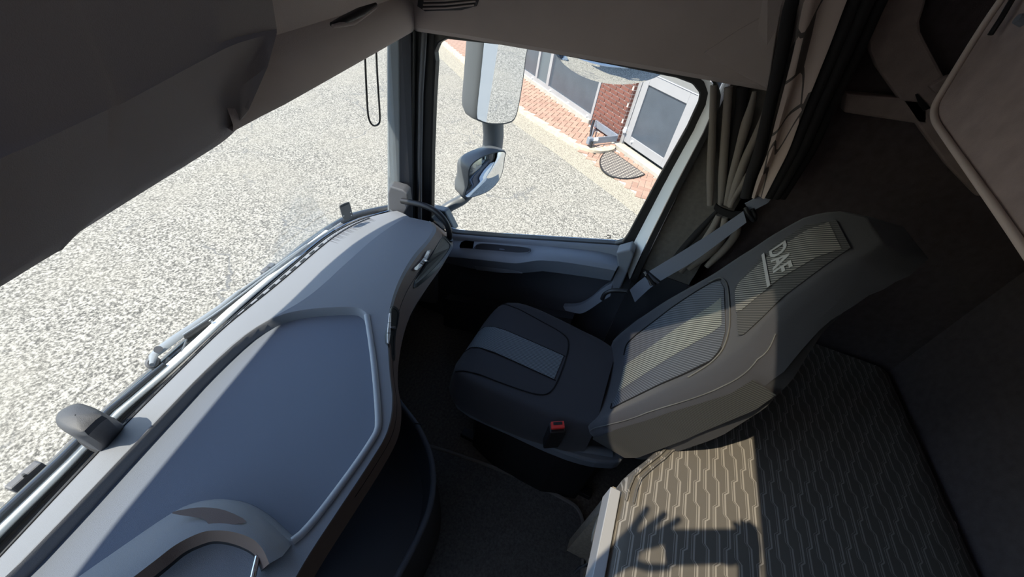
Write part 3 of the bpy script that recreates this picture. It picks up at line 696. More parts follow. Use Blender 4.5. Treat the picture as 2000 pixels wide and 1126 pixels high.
# ------------------------------------------------------------------ cowl, wiper, things on the windscreen
cw = thing('windscreen_cowl', 'glossy black cowl bar outside along the foot of the windscreen', 'cowl', (.4, 1.18, .70))
bar_px = [(772, 407), (735, 414), (690, 425), (660, 440), (610, 474), (540, 533), (430, 622), (330, 712), (225, 806), (115, 918), (0, 1032), (-90, 1125)]
bar = resamp(spl([P(x, y, 2, .69) for x, y in bar_px], 5), 60)
obj('gloss_bar', *tube(bar, .024, 12), M_gloss, cw, smooth=60)
wb = resamp(spl([P(x, y, 2, .716) for x, y in [(640, 456), (600, 487), (540, 535), (470, 594), (350, 705), (225, 812), (115, 925), (0, 1038), (-90, 1130)]], 5), 50)
obj('white_lip', *tube([p+Vector((0, 0, .006)) for p in wb], .012, 8), M_white, cw, smooth=60)
out = [p+Vector((-.006, .050, -.02)) for p in bar]
obj('outer_panel', *loft([bar, [p+Vector((0, .012, -.006)) for p in out], [p+Vector((0, .02, -.10)) for p in out]]), M_cover, cw, smooth=50)
inr = [p+Vector((.004, -.045, .02)) for p in bar]
obj('inner_gutter', *loft([bar, [a.lerp(b, .5)+Vector((0, 0, -.02)) for a, b in zip(bar, inr)], inr]), M_gloss, cw, smooth=50)
def nozzle(px, label):
    c = P(px[0], px[1], 2, .70); t = (P(px[0]+30, px[1]-26, 2, .70)-c).normalized(); s = t.cross(Vector((0, 0, 1)))
    o = thing('washer_nozzle', label, 'nozzle', c, 'washer nozzles on the cowl')
    obj('body', *obox(c, t*.030, s*.010, Vector((0, 0, .012))), M_cover, o, bevel=.004)
    obj('jet', *tube([c+Vector((0, 0, .010)), c+Vector((0, -.012, .016))], .003, 8), M_black, o)
nozzle((524, 526), 'small black washer nozzle beside the wiper blade towards the passenger side')
nozzle((52, 930), 'small black washer nozzle near the left edge beyond the sensor housing')
wp = thing('windscreen_wiper', 'grey wiper with long blade lying along the foot of the windscreen', 'wiper', P(300, 705, 2, .74))
zW = .73
armw = [(297, 712), (300, 694), (312, 683), (340, 662), (372, 640), (430, 600), (470, 568)]
obj('arm', *tube([P(x, y, 2, zW) for x, y in armw], [.006, .012, .016, .016, .013, .010, .007], 8, flat=.007), M_wipe, wp, smooth=50)
obj('arm_extension', *tube([P(468, 570, 2, zW+.004), P(540, 520, 2, zW+.004), P(600, 478, 2, zW+.004)], .0055, 8), M_wipe, wp, smooth=50)
obj('hinge_pin', *tube([P(309, 682, 2, zW+.012), P(309, 682, 2, zW+.020)], .010, 12), M_chrome, wp, smooth=50)
obj('pivot_cap', *tube([P(299, 708, 2, zW-.04), P(299, 708, 2, zW-.004)], [.018, .012], 12), M_cover, wp, smooth=50)
blade = [P(x, y, 2, zW-.006) for x, y in [(362, 660), (430, 614), (520, 546), (600, 486), (668, 440)]]
bl = obj('blade', *tube(resamp(spl(blade, 4), 24), .007, 8, flat=.011), M_rubber, wp, smooth=60)
obj('spine', *tube([p+Vector((0, .004, .010)) for p in resamp(spl(blade, 4), 24)], .004, 6), M_wipe, bl, smooth=60)
obj('end_tip', *tube([P(655, 449, 2, zW), P(669, 439, 2, zW)], .009, 8), M_cover, bl, smooth=60)
obj('washer_tube', *tube([P(364, 663, 2, zW), P(352, 695, 2, zW), P(334, 722, 2, zW-.02)], .003, 6), M_mhouse, wp)
obj('clip', *tube([P(410, 629, 2, zW+.01), P(414, 626, 2, zW+.01)], .005, 8), M_chrome, wp)
# second wiper's blade end near the left edge
w2 = thing('windscreen_wiper', 'black wiper arm end at the left edge below the sensor housing', 'wiper', P(20, 1015, 2, .74))
obj('arm', *tube([P(x, y, 2, .735) for x, y in [(322, 712), (250, 772), (215, 800), (120, 895), (0, 1008), (-60, 1064)]], [.007, .009, .010, .011, .012, .012], 8, flat=.009), M_gloss, w2, smooth=50)
obj('blade', *tube([P(x, y, 2, .722) for x, y in [(318, 722), (215, 812), (0, 1022), (-60, 1080)]], .007, 6), M_rubber, w2, smooth=50)

# grey tag stuck to the glass, cable loop hanging in front of it
tg = thing('windscreen_tag', 'small grey plate with three holes stuck on the windscreen', 'tag', P(677, 412, 1, 1.01))
tgp = [P(x, y, 1, .985) for x, y in [(664, 405), (666, 400), (681, 394), (684, 400), (689, 419), (687, 424), (678, 429), (672, 428), (669, 422)]]
hl = []
obj('plate', *prism(spl(tgp, 2, True), (0, .003, 0)), M_tag, tg)
for x, y in [(685, 414.5), (686.5, 420.5), (671.5, 421.5)]:
    c = P(x, y, 1, .983); obj('hole', *tube([c, c+Vector((0, .0015, 0))], .0028, 8), M_whitecap, tg)
obj('fold', *tube([P(666, 404, 1, .983), P(682, 397, 1, .983)], .0015, 6), M_black, tg)
cb = thing('cable_loop', 'thin black cable loop hanging at the top of the windscreen', 'cable', P(730, 240, 1, .93))
obj('cable', *tube(spl([P(x, y, 1, .90) for x, y in [(711, 85), (713, 115), (715, 160), (718, 215), (722, 236), (730, 245), (739, 242), (742, 230), (739, 180), (736, 130), (734, 75)]], 5), .0032, 8), M_black, cb, smooth=60)

# grab handle on the A pillar
gh = thing('grab_handle', 'black curved grab handle joining the A pillar and dash end', 'handle', P(790, 400, 0, 1.25))
blk = [P(x, y, 0, 1.245) for x, y in [(757, 378), (762, 364), (788, 372), (795, 378), (798, 402), (788, 420), (772, 417), (758, 406)]]
obj('mount_block', *prism(blk, (.06, .02, 0)), M_cover, gh, bevel=.006)
hp = [P(785, 392, 0, 1.235), P(812, 397, 0, 1.23), P(838, 405, 0, 1.23), P(858, 418, 0, 1.23), P(873, 438, 0, 1.23), P(878, 458, 0, 1.23), P(876, 470, 0, 1.23)]
obj('grip', *tube(spl(hp, 5), .0125, 12), M_black, gh, smooth=60)
obj('lower_foot', *tube([P(880, 466, 0, 1.23), P(870, 479, 0, 1.225), P(852, 490, 0, 1.215)], [.014, .017, .014], 10), M_black, gh, smooth=60)

# ------------------------------------------------------------------ floor mat
fm = thing('floor_mat', 'dark textile floor mat with a bound edge beside the console', 'mat', P(1000, 1010, 2, 0))
mp_ = [(838, 872), (880, 884), (960, 912), (1050, 950), (1110, 980), (1130, 998), (1138, 1030), (1136, 1130), (1128, 1230), (700, 1230), (690, 1000), (760, 850)]
mo = spl([P(x, y, 2, .006) for x, y in mp_], 3, True)
obj('pile', *prism(mo, (0, 0, .006)), M_mat, fm)
obj('binding', *tube([p+Vector((0, 0, .007)) for p in mo]+[mo[0]+Vector((0, 0, .007))], .008, 6), M_matedge, fm, smooth=60)

# ------------------------------------------------------------------ passenger seat
SXC = .972
st = thing('passenger_seat', 'black fabric passenger seat with grey mesh stripes and woven logo', 'seat', (SXC, .1, 0))
def interp(x, tab):
    if x <= tab[0][0]: return tab[0][1]
    for (a, b), (c, d) in zip(tab, tab[1:]):
        if x <= c:
            t = (x-a)/(c-a); t = t*t*(3-2*t) if False else t; return b+(d-b)*t
    return tab[-1][1]
# cushion: cross-sections along Y
CW = [(-.17, .225), (-.10, .255), (.05, .275), (.20, .285), (.30, .280), (.35, .262), (.385, .225), (.405, .16)]
CT = [(-.17, .525), (.0, .520), (.15, .525), (.28, .528), (.34, .518), (.375, .497), (.395, .465), (.405, .44)]
def cush_w(y): return interp(y, CW)
def cush_z(x, y):
    t = min(abs(x-SXC)/cush_w(y), 1); base = interp(y, CT)
    return base+.022*t**3*(1-.6*max(0, (y-.25)/.15))-(.085*max(0, (t-.80)/.20)**2.2)
ysC = list(np.linspace(-.17, .30, 16))+[.32, .34, .358, .373, .386, .396, .403, .406]
rows = []
for y in ysC:
    wv = cush_w(y); r = [Vector((SXC+wv*t, y, cush_z(SXC+wv*t, y))) for t in np.linspace(-1, 1, 25)]
    zb = .385
    r += [Vector((SXC+wv*1.01, y, .42)), Vector((SXC+wv*.97, y, zb)), Vector((SXC-wv*.97, y, zb)), Vector((SXC-wv*1.01, y, .42))]
    rows.append(r)
cu = obj('cushion', *loft(rows, True, True), M_seat, st, smooth=60)
def cpatch(name, x0, x1, y0, y1, mat, par, up=.003, nx=8, ny=18, fx=None):
    rr = []
    for y in np.linspace(y0, y1, ny):
        a, b = (x0, x1) if fx is None else fx(y)
        rr.append([Vector((SXC+x, y, cush_z(SXC+x, y)+up)) for x in np.linspace(a, b, nx)])
    return obj(name, *loft(rr), mat, par, smooth=60)
cpatch('centre_stripe', -.068, .058, .022, .400, M_cstripe, cu, ny=30)
def cseam(name, pts, up=.002, r=.0022):
    q = spl([Vector((SXC+x, y, 0)) for x, y in pts], 6); return obj(name, *tube([Vector((p.x, p.y, cush_z(p.x, p.y)+up)) for p in q], r, 6), M_seam, cu, smooth=60)
cseam('seam', [(-.205, .37), (-.195, .30), (-.185, .18), (-.165, .06), (-.12, .015), (0, .008), (.12, .02), (.165, .06), (.185, .18), (.20, .30), (.21, .37)])
cseam('seam', [(-.070, .40), (-.070, .2), (-.070, .015)]); cseam('seam', [(.060, .40), (.060, .2), (.060, .015)])
# seat pan, suspension and rails
obj('seat_pan', *prism(spl([Vector((SXC+x, y, .345)) for x, y in [(-.255, .33), (-.262, .1), (-.255, -.12), (-.22, -.26), (-.15, -.32), (.15, -.32), (.22, -.26), (.27, -.1), (.275, .2), (.25, .33), (.12, .375), (-.13, .375)]], 3, True), (0, 0, .055)), M_seatpan, st, bevel=.010)
obj('suspension_cover', *prism(spl([Vector((SXC+x, y, .0)) for x, y in [(-.20, .26), (-.21, -.24), (.21, -.24), (.20, .26)]], 3, True), (0, 0, .345)), M_black, st)
for s in (-1, 1): obj('floor_rail', *box(SXC+s*.17-.02, SXC+s*.17+.02, -.30, .33, 0, .03), M_black, st, bevel=.004)
obj('side_ledge', *tube([P(905, 768, 2, .405), P(960, 800, 2, .405), P(1050, 842, 2, .405), P(1120, 872, 2, .405), P(1195, 882, 2, .405)], [.008, .013, .014, .016, .02], 8, flat=.009), M_seatpan, st, smooth=60)
# belt buckle
bt_ = P(1089, 830, 2, .560); e1 = (P(1103, 829, 2, .560)-P(1075, 831, 2, .560))/2; e2 = (P(1088, 821, 2, .560)-P(1090, 839, 2, .560))/2
bk = obj('buckle', *obox(bt_+Vector((-.004, -.002, -.062)), e1*1.1, e2*1.15, Vector((0, 0, .058))), M_black, st, bevel=.005)
obj('release_button', *obox(bt_, e1*.92, e2*.75, Vector((0, 0, .005))), M_red, bk, bevel=.0015)
obj('button_slot', *obox(bt_+e2*.25+Vector((0, 0, .004)), e1*.62, e2*.30, Vector((0, 0, .002))), M_black, bk)
obj('lever', *tube(spl([P(1176, 584, 0, 1.26), P(1182, 573, 0, 1.26), P(1198, 567, 0, 1.26), P(1225, 568, 0, 1.26)], 4), .009, 8), M_black, st, smooth=60)
# backrest: rings over z
BY = [(.46, -.165), (.60, -.208), (.84, -.284), (1.0, -.343), (1.10, -.368), (1.22, -.392), (1.30, -.425), (1.345, -.462), (1.37, -.51)]
BW = [(.46, .19), (.52, .235), (.60, .262), (.80, .272), (1.0, .266), (1.10, .246), (1.16, .212), (1.22, .185), (1.28, .170), (1.32, .155), (1.35, .13), (1.37, .07)]
BO = [(.46, .03), (.56, .085), (.68, .078), (.85, .045), (1.0, .012), (1.1, .0), (1.2, .0), (1.37, 0)]
def bw(z): return interp(z, BW)
def by(x, z):
    t = min(abs(x-SXC)/bw(z), 1); return interp(z, BY)+interp(z, BO)*t**2.6-.075*max(0, (t-.80)/.20)**2.2
rows = []
for z in list(np.linspace(.46, 1.28, 34))+[1.30, 1.32, 1.335, 1.35, 1.36, 1.366, 1.37]:
    wv = bw(z); c = interp(z, BY); r = [Vector((SXC+wv*t, by(SXC+wv*t, z), z)) for t in np.linspace(-1, 1, 27)]
    th = interp(z, [(.46, .15), (.85, .16), (1.05, .12), (1.25, .085), (1.37, .04)])
    r += [Vector((SXC+wv*1.0, c-th*.62, z-.01)), Vector((SXC+wv*.93, c-th, z-.02)), Vector((SXC, c-th-.01, z-.02)), Vector((SXC-wv*.93, c-th, z-.02)), Vector((SXC-wv*1.0, c-th*.62, z-.01))]
    rows.append(r)
br = obj('backrest', *loft(rows, True, True), M_seat, st, smooth=60)
def bpatch(name, zx, mat, par, up=.003, nx=10):
    """zx: list of (z, x0, x1)"""
    rr = []
    zs = np.linspace(zx[0][0], zx[-1][0], 40)
    for z in zs:
        a = interp(z, [(q[0], q[1]) for q in zx]); b = interp(z, [(q[0], q[2]) for q in zx])
        rr.append([Vector((SXC+x, by(SXC+x, z)+up, z)) for x in np.linspace(a, b, nx)])
    return obj(name, *loft(rr), mat, par, smooth=60)
bpatch('mesh_panel', [(.60, -.12, .12), (.62, -.15, .15), (.66, -.162, .162), (.92, -.178, .178), (1.0, -.175, .175), (1.03, -.155, .155), (1.045, -.10, .10)], M_mesh, br)
bpatch('centre_stripe', [(.60, -.066, .060), (1.035, -.066, .060)], M_stripe, br, up=.0045)
bpatch('headrest_panel', [(1.085, -.150, .06), (1.10, -.160, .07), (1.16, -.150, .08), (1.22, -.135, .09), (1.30, -.11, .09), (1.345, -.07, .06)], M_hmeshd, br)
bpatch('headrest_stripe', [(1.085, -.055, .035), (1.10, -.066, .062), (1.335, -.066, .062)], M_hmesh, br, up=.0045)
def bseam(name, pts, mat, r=.002, up=.003):
    q = spl([Vector((x, 0, z)) for x, z in pts], 6); return obj(name, *tube([Vector((SXC+p.x, by(SXC+p.x, p.z)+up, p.z)) for p in q], r, 6), mat, br, smooth=60)
bseam('piping', [(-.205, .94), (-.19, .99), (-.165, 1.035), (-.10, 1.058), (0, 1.062), (.10, 1.058), (.165, 1.035), (.19, .99)], M_pipe)
bseam('seam', [(-.120, .595), (-.155, .615), (-.166, .66), (-.175, .80), (-.182, .92), (-.178, 1.0), (-.155, 1.035)], M_seam)
bseam('seam', [(.120, .595), (.155, .615), (.166, .66), (.175, .80), (.182, .92), (.178, 1.0), (.155, 1.035)], M_seam)
bseam('side_seam', [(-.232, .56), (-.252, .70), (-.256, .85), (-.250, 1.0), (-.228, 1.10), (-.195, 1.16)], M_pipe, r=.0016)
bseam('side_seam', [(.232, .56), (.252, .70), (.256, .85), (.250, 1.0), (.238, 1.10), (.20, 1.2), (.18, 1.28)], M_seam, r=.0016)
# ribbed side cover facing the aisle
rr = []
for z in np.linspace(.53, 1.06, 30):
    wv = bw(z); c = interp(z, BY); a = Vector((SXC-wv*.985, by(SXC-wv*.97, z)+.004, z)); b = Vector((SXC-wv*1.0-.004, c-.10, z-.01))
    rr.append([a.lerp(b, t)+Vector((-.004, 0, 0)) for t in np.linspace(0, 1, 6)])
obj('ribbed_side', *loft(rr), M_rib, br, smooth=60)
# woven logo on the headrest, lettering and bar
cv = bpy.data.curves.new('logo_text', 'FONT'); cv.body = 'DAF'; cv.size = .074; cv.extrude = .0008; cv.align_x = 'CENTER'; cv.align_y = 'CENTER'; cv.offset = .0014
tmp = bpy.data.objects.new('tmp', cv); COL.objects.link(tmp); bpy.context.view_layer.update()
me = bpy.data.meshes.new_from_object(tmp.evaluated_get(bpy.context.evaluated_depsgraph_get())); bpy.data.objects.remove(tmp)
for v in me.vertices:
    x, z = SXC+.012-v.co.x*.92, 1.232+v.co.y*.8
    v.co = (x, by(x, z)+.0065+v.co.z, z)
me.materials.append(M_logo); lo_ = link('logo_lettering', me, br); lo_['label'] = 'silver grey woven letters DAF'
rr = [[Vector((SXC+x, by(SXC+x, z)+.0065, z)) for x in np.linspace(-.068, .086, 12)] for z in (1.190, 1.199)]
obj('logo_bar', *sheet(rr, (0, .0012, 0)), M_logo, br)

# ------------------------------------------------------------------ seat belt
sb = thing('seat_belt', 'blue-grey seat belt running down beside the seat back', 'seat belt', P(1265, 540, 0, 1.34))
def webbing(pts, wpx):
    a, b = [], []
    for (x0, y0, x1, y1, xx) in pts: a.append(P(x0, y0, 0, xx)); b.append(P(x1, y1, 0, xx-.01))
    a, b = resamp(spl(a, 5), 20), resamp(spl(b, 5), 20); return sheet([a, b], (.002, 0, 0))
obj('webbing', *webbing([(1452, 412, 1458, 434, 1.30), (1400, 448, 1410, 470, 1.305), (1340, 486, 1352, 512, 1.31), (1268, 530, 1290, 548, 1.32)], 0), M_belt, sb, smooth=60)
obj('lower_webbing', *webbing([(1268, 534, 1288, 552, 1.325), (1245, 552, 1270, 562, 1.33), (1230, 566, 1240, 590, 1.33)], 0), M_belt, sb, smooth=60)
obj('tongue', *tube([P(1258, 530, 0, 1.31), P(1262, 538, 0, 1.305), P(1268, 546, 0, 1.30), P(1272, 556, 0, 1.30)], .006, 8), M_chrome, sb, smooth=60)
obj('tongue_grip', *tube([P(1262, 536, 0, 1.305), P(1274, 552, 0, 1.30), P(1280, 556, 0, 1.30)], .008, 8), M_black, sb, smooth=60)
obj('guide_loop', *tube(spl([P(1455, 405, 0, 1.29), P(1462, 418, 0, 1.28), P(1472, 430, 0, 1.28), P(1474, 420, 0, 1.29), P(1468, 408, 0, 1.295)], 4), .007, 8), M_black, sb, smooth=60)
obj('guide_arm', *sheet([[P(1455, 398, 0, 1.30), P(1490, 380, 0, 1.29), P(1508, 368, 0, 1.29)], [P(1466, 414, 0, 1.30), P(1500, 396, 0, 1.29), P(1512, 380, 0, 1.29)]], (.006, 0, 0)), M_belt, sb)

# ------------------------------------------------------------------ curtains
cg = thing('side_curtain', 'grey-brown pleated curtain tied back behind the passenger door', 'curtain', P(1420, 410, 0, 1.36))
folds = [([(1394, 166), (1393, 200), (1391, 260), (1388, 330), (1387, 400)], [.010, .011, .012, .013, .010], 1.37, M_cgrey),
         ([(1423, 170), (1421, 200), (1417, 260), (1412, 330), (1408, 400)], [.012, .012, .013, .014, .010], 1.372, M_cgrey),
         ([(1474, 178), (1468, 205), (1452, 260), (1436, 320), (1418, 400)], [.006, .014, .011, .012, .008], 1.352, M_cgrey),
         ([(1496, 205), (1490, 230), (1474, 270), (1452, 320), (1424, 402)], [.006, .010, .012, .013, .009], 1.342, M_cgrey),
         ([(1488, 300), (1474, 325), (1456, 350), (1434, 385), (1426, 404)], [.005, .010, .012, .010, .008], 1.338, M_cgrey),
         ([(1450, 168), (1446, 220), (1432, 300), (1415, 400)], [.016, .018, .016, .010], 1.385, M_cblack)]
for pts, rad, xx, mt in folds:
    c = resamp(spl([P(x, y, 0, xx) for x, y in pts], 5), 22); f = [interp(i/21, [(k/(len(rad)-1), r) for k, r in enumerate(rad)]) for i in range(22)]
    obj('fold', *tube(c, f, 10), mt, cg, smooth=60)
obj('tie_strap', *sheet([resamp([P(x, y, 0, 1.335) for x, y in [(1398, 398), (1408, 406), (1430, 414), (1452, 415)]], 8), resamp([P(x, y, 0, 1.335) for x, y in [(1394, 408), (1408, 420), (1430, 428), (1450, 426)]], 8)], (.01, 0, 0)), M_cblack, cg)
skirt = [([(1404, 420), (1392, 445), (1370, 480), (1330, 530)], [.010, .013, .014, .012], 1.36, M_cgrey), ([(1416, 424), (1412, 450), (1400, 480), (1345, 525)], [.010, .014, .016, .010], 1.352, M_cgrey),
         ([(1436, 424), (1440, 450), (1420, 480), (1380, 520)], [.010, .013, .014, .010], 1.345, M_cgrey), ([(1400, 412), (1370, 445), (1330, 490), (1300, 530)], [.006, .012, .012, .008], 1.375, M_cblack)]
for pts, rad, xx, mt in skirt:
    c = resamp(spl([P(x, y, 0, xx) for x, y in pts], 5), 16); f = [interp(i/15, [(k/(len(rad)-1), r) for k, r in enumerate(rad)]) for i in range(16)]
    obj('skirt_fold', *tube(c, f, 10), mt, cg, smooth=60)
cbn = thing('bunk_curtain', 'brown bunk curtain with dark printed lines hanging behind the seat', 'curtain', P(1480, 380, 0, 1.3))
Lp = [(1586, -40), (1568, 10), (1552, 90), (1532, 170), (1515, 235), (1498, 300), (1480, 345), (1468, 385)]
Rp = [(1668, -40), (1648, 10), (1618, 90), (1590, 160), (1562, 230), (1540, 290), (1515, 340), (1492, 385)]
n = 24; La = resamp(spl([P(x, y, 0, 1.30) for x, y in Lp], 4), n); Ra = resamp(spl([P(x, y, 0, 1.27) for x, y in Rp], 4), n)
rr = [[La[i].lerp(Ra[i], t)+Vector((-.012*math.sin(t*math.pi*2.5+.4), 0, 0)) for t in np.linspace(0, 1, 12)] for i in range(n)]
obj('panel', *sheet(rr, (.004, 0, 0)), M_cpat, cbn, smooth=60)
for (dx, mt, xx, rad) in [(18, M_cblack, 1.275, .014), (44, M_cblack, 1.28, .016), (70, M_cblack, 1.30, .016), (-26, M_cblack, 1.325, .016)]:
    src = Rp if dx > 0 else Lp
    c = resamp(spl([P(x+dx*(1-.55*i/7), y, 0, xx) for i, (x, y) in enumerate(src)], 4), 20)
    obj('dark_fold', *tube(c, rad, 10), mt, cbn, smooth=60)

# ------------------------------------------------------------------ lower bunk
bn = thing('lower_bunk', 'lower bunk with patterned mattress cover and aluminium edge profile', 'bunk', (.4, -.75, 0))
ZM = .675
mo = [P(1206, 962, 2, ZM-.012), P(1224, 934, 2, ZM-.006), P(1250, 908, 2, ZM), P(1285, 881, 2, ZM), P(1300, 868, 2, ZM), P(1360, 850, 2, ZM), P(1420, 838, 2, ZM)]
front = [Vector((-.60, -.262, ZM)), Vector((.0, -.258, ZM)), Vector((.40, -.254, ZM)), Vector((.525, -.262, ZM)), mo[1], mo[2], mo[3], mo[4], mo[5], Vector((1.0, -.60, ZM)), Vector((1.2, -.62, ZM)), Vector((1.47, -.62, ZM))]
fs = resamp(spl(front, 5), 60)
back = [Vector((p.x, -1.185, ZM)) for p in fs]
rows = [[Vector((p.x, p.y+.004, ZM-.15)) for p in fs], [Vector((p.x, p.y+.006, ZM-.045)) for p in fs], [Vector((p.x, p.y, ZM-.015)) for p in fs]]
for t in [.02, .05, .10, .2, .35, .5, .65, .8, .9, .96, 1.0]:
    rows.append([Vector((p.x, p.y+(q.y-p.y)*t, ZM+.016*math.sin(math.pi*min(t*2.2, 1)*.5)-.020*max(0, (t-.9)/.1)**2)) for p, q in zip(fs, back)])
mt_ = obj('mattress', *loft(rows), M_matt, bn, smooth=60)
sm = [Vector((p.x, p.y-.012, ZM+.004)) for p in fs if p.x > .50]
obj('piping', *tube(sm, .004, 6), M_matt, mt_, smooth=60)
sm = [Vector((p.x, p.y-.030, ZM+.009)) for p in fs if p.x > .50]
obj('piping', *tube(sm, .003, 6), M_matt, mt_, smooth=60)
# aluminium edge
obj('edge_profile', *join(box(-.60, .535, -.256, -.228, ZM-.020, ZM+.000), box(-.60, .535, -.234, -.228, ZM-.075, ZM-.02)), M_silver, bn, bevel=.002)
obj('base_box', *join(box(-.62, .60, -1.18, -.36, .0, ZM-.16), box(.60, 1.47, -1.18, -.63, .0, ZM-.16)), M_low, bn)
obj('front_panel', *join(box(-.60, .60, -.36, -.34, .0, ZM-.08), box(.56, .60, -.36, -.26, .0, ZM-.12)), M_beige, bn)
obj('drawer_front', *prism(spl([P(x, y, 2, .50) for x, y in [(1192, 985), (1176, 995), (1162, 1020), (1154, 1050), (1158, 1062), (1185, 1058), (1200, 1020)]], 3, True), (0, 0, .02)), M_beige, bn, bevel=.004)
obj('pull_strap', *tube(spl([P(1122, 1118, 2, .45), P(1132, 1108, 2, .46), P(1146, 1103, 2, .47), P(1160, 1100, 2, .47)], 4), .004, 6), M_black, bn, smooth=60)

# rear wall hook
hk = thing('wall_hook', 'pale grey hook-shaped catch on the rear wall behind the bunk', 'hook', P(1845, 1045, 1, -1.19))
hp = [(1817, 1004), (1830, 1000), (1846, 1010), (1852, 1035), (1860, 1065), (1862, 1080), (1853, 1092), (1846, 1088), (1848, 1070), (1840, 1040), (1832, 1018), (1818, 1016)]
obj('catch', *prism(spl([P(x, y, 1, -1.16) for x, y in hp], 2, True), (0, -.03, 0)), M_hook, hk, bevel=.003, bseg=1)
obj('base_plate', *box(.86, .92, -1.20, -1.19, .56, .63), M_low, hk)

# ------------------------------------------------------------------ upper bunk, folded up, and its arm
ub = thing('upper_bunk', 'brown upholstered upper bunk board with rounded corner at the right', 'bunk', P(1900, 250, 1, -.55))
bp = [(1990, -40), (1940, 30), (1906, 82), (1870, 140), (1842, 186), (1832, 205), (1829, 222), (1833, 240), (1850, 266), (1900, 336), (1960, 420), (2010, 492), (2100, 625)]
Bp = spl([P(x, y, 1, -.55) for x, y in bp], 4)
far = [Vector((-.25, -.55, Bp[-1].z-.03)), Vector((-.25, -.55, Bp[0].z+.12))]
obj('board', *prism(Bp+far, (0, -.06, 0)), M_upper, ub, bevel=.004)
obj('lip', *tube([p+Vector((.002, .004, 0)) for p in Bp], .0065, 8), M_lip, ub, smooth=60)
obj('dark_gap', *tube([P(1934, 68, 1, -.535), P(1954, 38, 1, -.535), P(1988, -20, 1, -.535)], .0045, 6), M_black, ub)
c = P(1996, 38, 1, -.545); obj('bolt', *tube([c+Vector((0, -.01, 0)), c+Vector((0, .008, 0))], [.013, .008], 10), M_seatpan, ub, smooth=60)
ap = [(1742, -50), (1722, 10), (1703, 52), (1698, 75), (1700, 100), (1712, 130), (1750, 184), (1800, 256), (1850, 324), (1908, 384), (1925, 383), (1930, 340), (1870, 220), (1845, 150), (1812, 88), (1799, 62), (1797, 42), (1806, 15), (1822, -50)]
ba = obj('support_arm', *prism([P(x, y, 0, 1.44) for x, y in ap], (.03, 0, 0)), M_upper, ub, bevel=.006)
obj('slot', *prism([P(x, y, 0, 1.436) for x, y in [(1788, 185), (1793, 183), (1818, 211), (1804, 217), (1795, 206)]], (.003, 0, 0)), M_black, ba)
obj('clip', *prism([P(x, y, 0, 1.42) for x, y in [(1816, 170), (1848, 150), (1862, 146), (1850, 168), (1835, 186), (1822, 176)]], (.02, 0, 0)), M_upper, ba, bevel=.003)

# ------------------------------------------------------------------ door mirror outside
dm = thing('door_mirror', 'tall black door mirror with wide-angle mirror below outside the window', 'mirror', P(850, 425, 0, 1.52))
nm = Vector((-.585, -.80, -.06)).normalized(); p0 = Vector((1.78, .775, 1.20))
g_px = [(950, 30), (945, 80), (938, 150), (931, 222), (938, 234), (960, 240), (992, 238), (1007, 224), (1018, 170), (1026, 110), (1036, 30)]
G = spl([PN(x, y, p0, nm) for x, y in g_px], 4, True); Gc = sum(G, Vector())/len(G)
fwd = Vector((.36, .93, 0)).normalized()
rows = [[p+nm*.004 for p in G], [Gc+(p-Gc)*1.035+nm*.002 for p in G], [Gc+(p-Gc)*1.05+fwd*.03 for p in G], [Gc+(p-Gc)*1.02+fwd*.085 for p in G], [Gc+(p-Gc)*.90+fwd*.125 for p in G], [Gc+(p-Gc)*.5+fwd*.15 for p in G], [Gc+(p-Gc)*.02+fwd*.155 for p in G]]
mh = obj('main_housing', *loft(rows, True), M_mhouse, dm, smooth=50)
obj('main_glass', *prism([p+nm*.003 for p in G], -nm*.004), M_mirror, mh)
nw = Vector((-.60, -.78, -.02)).normalized(); p1 = Vector((1.70, .745, .815))
w_px = [(982, 296), (984, 310), (977, 344), (957, 369), (927, 382), (909, 382), (915, 358), (919, 325), (946, 305)]
W = spl([PN(x, y, p1, nw) for x, y in w_px], 4, True); Wc = sum(W, Vector())/len(W)
fw2 = Vector((.30, .95, .03)).normalized()
rows = [[p+nw*.003 for p in W], [Wc+(p-Wc)*1.05+nw*.002 for p in W], [Wc+(p-Wc)*1.07+fw2*.03 for p in W], [Wc+(p-Wc)*1.0+fw2*.08 for p in W], [Wc+(p-Wc)*.8+fw2*.11 for p in W], [Wc+(p-Wc)*.02+fw2*.125 for p in W]]
wh = obj('wide_angle_housing', *loft(rows, True), M_mhouse, dm, smooth=50)
# convex glass
cx = []
for k, s in enumerate((1.0, .8, .6, .4, .2, .02)): cx.append([Wc+(p-Wc)*s+nw*(.004+.016*(1-s*s)) for p in W])
obj('wide_angle_glass', *loft(cx, True), M_mirror, wh, smooth=80)
obj('neck', *tube([PN(962, 225, p0+Vector((.03, .06, 0)), nm), PN(964, 262, p0+Vector((.03, .05, 0)), nm), PN(962, 285, p0+Vector((.02, .05, 0)), nm), PN(955, 312, p0+Vector((0, .04, 0)), nm)], [.062, .056, .058, .066], 14, flat=.055), M_mhouse, dm, smooth=60)
obj('arm', *tube(spl([P(926, 366, 0, 1.70), P(905, 388, 0, 1.66), P(880, 402, 0, 1.60), P(846, 424, 0, 1.53)], 4), [.030]*13, 12, flat=.028), M_mhouse, dm, smooth=60)
obj('arm_foot', *prism([P(x, y, 0, 1.49) for x, y in [(838, 405), (868, 412), (888, 450), (866, 452), (838, 440)]], (.05, 0, 0)), M_mhouse, dm, bevel=.008)
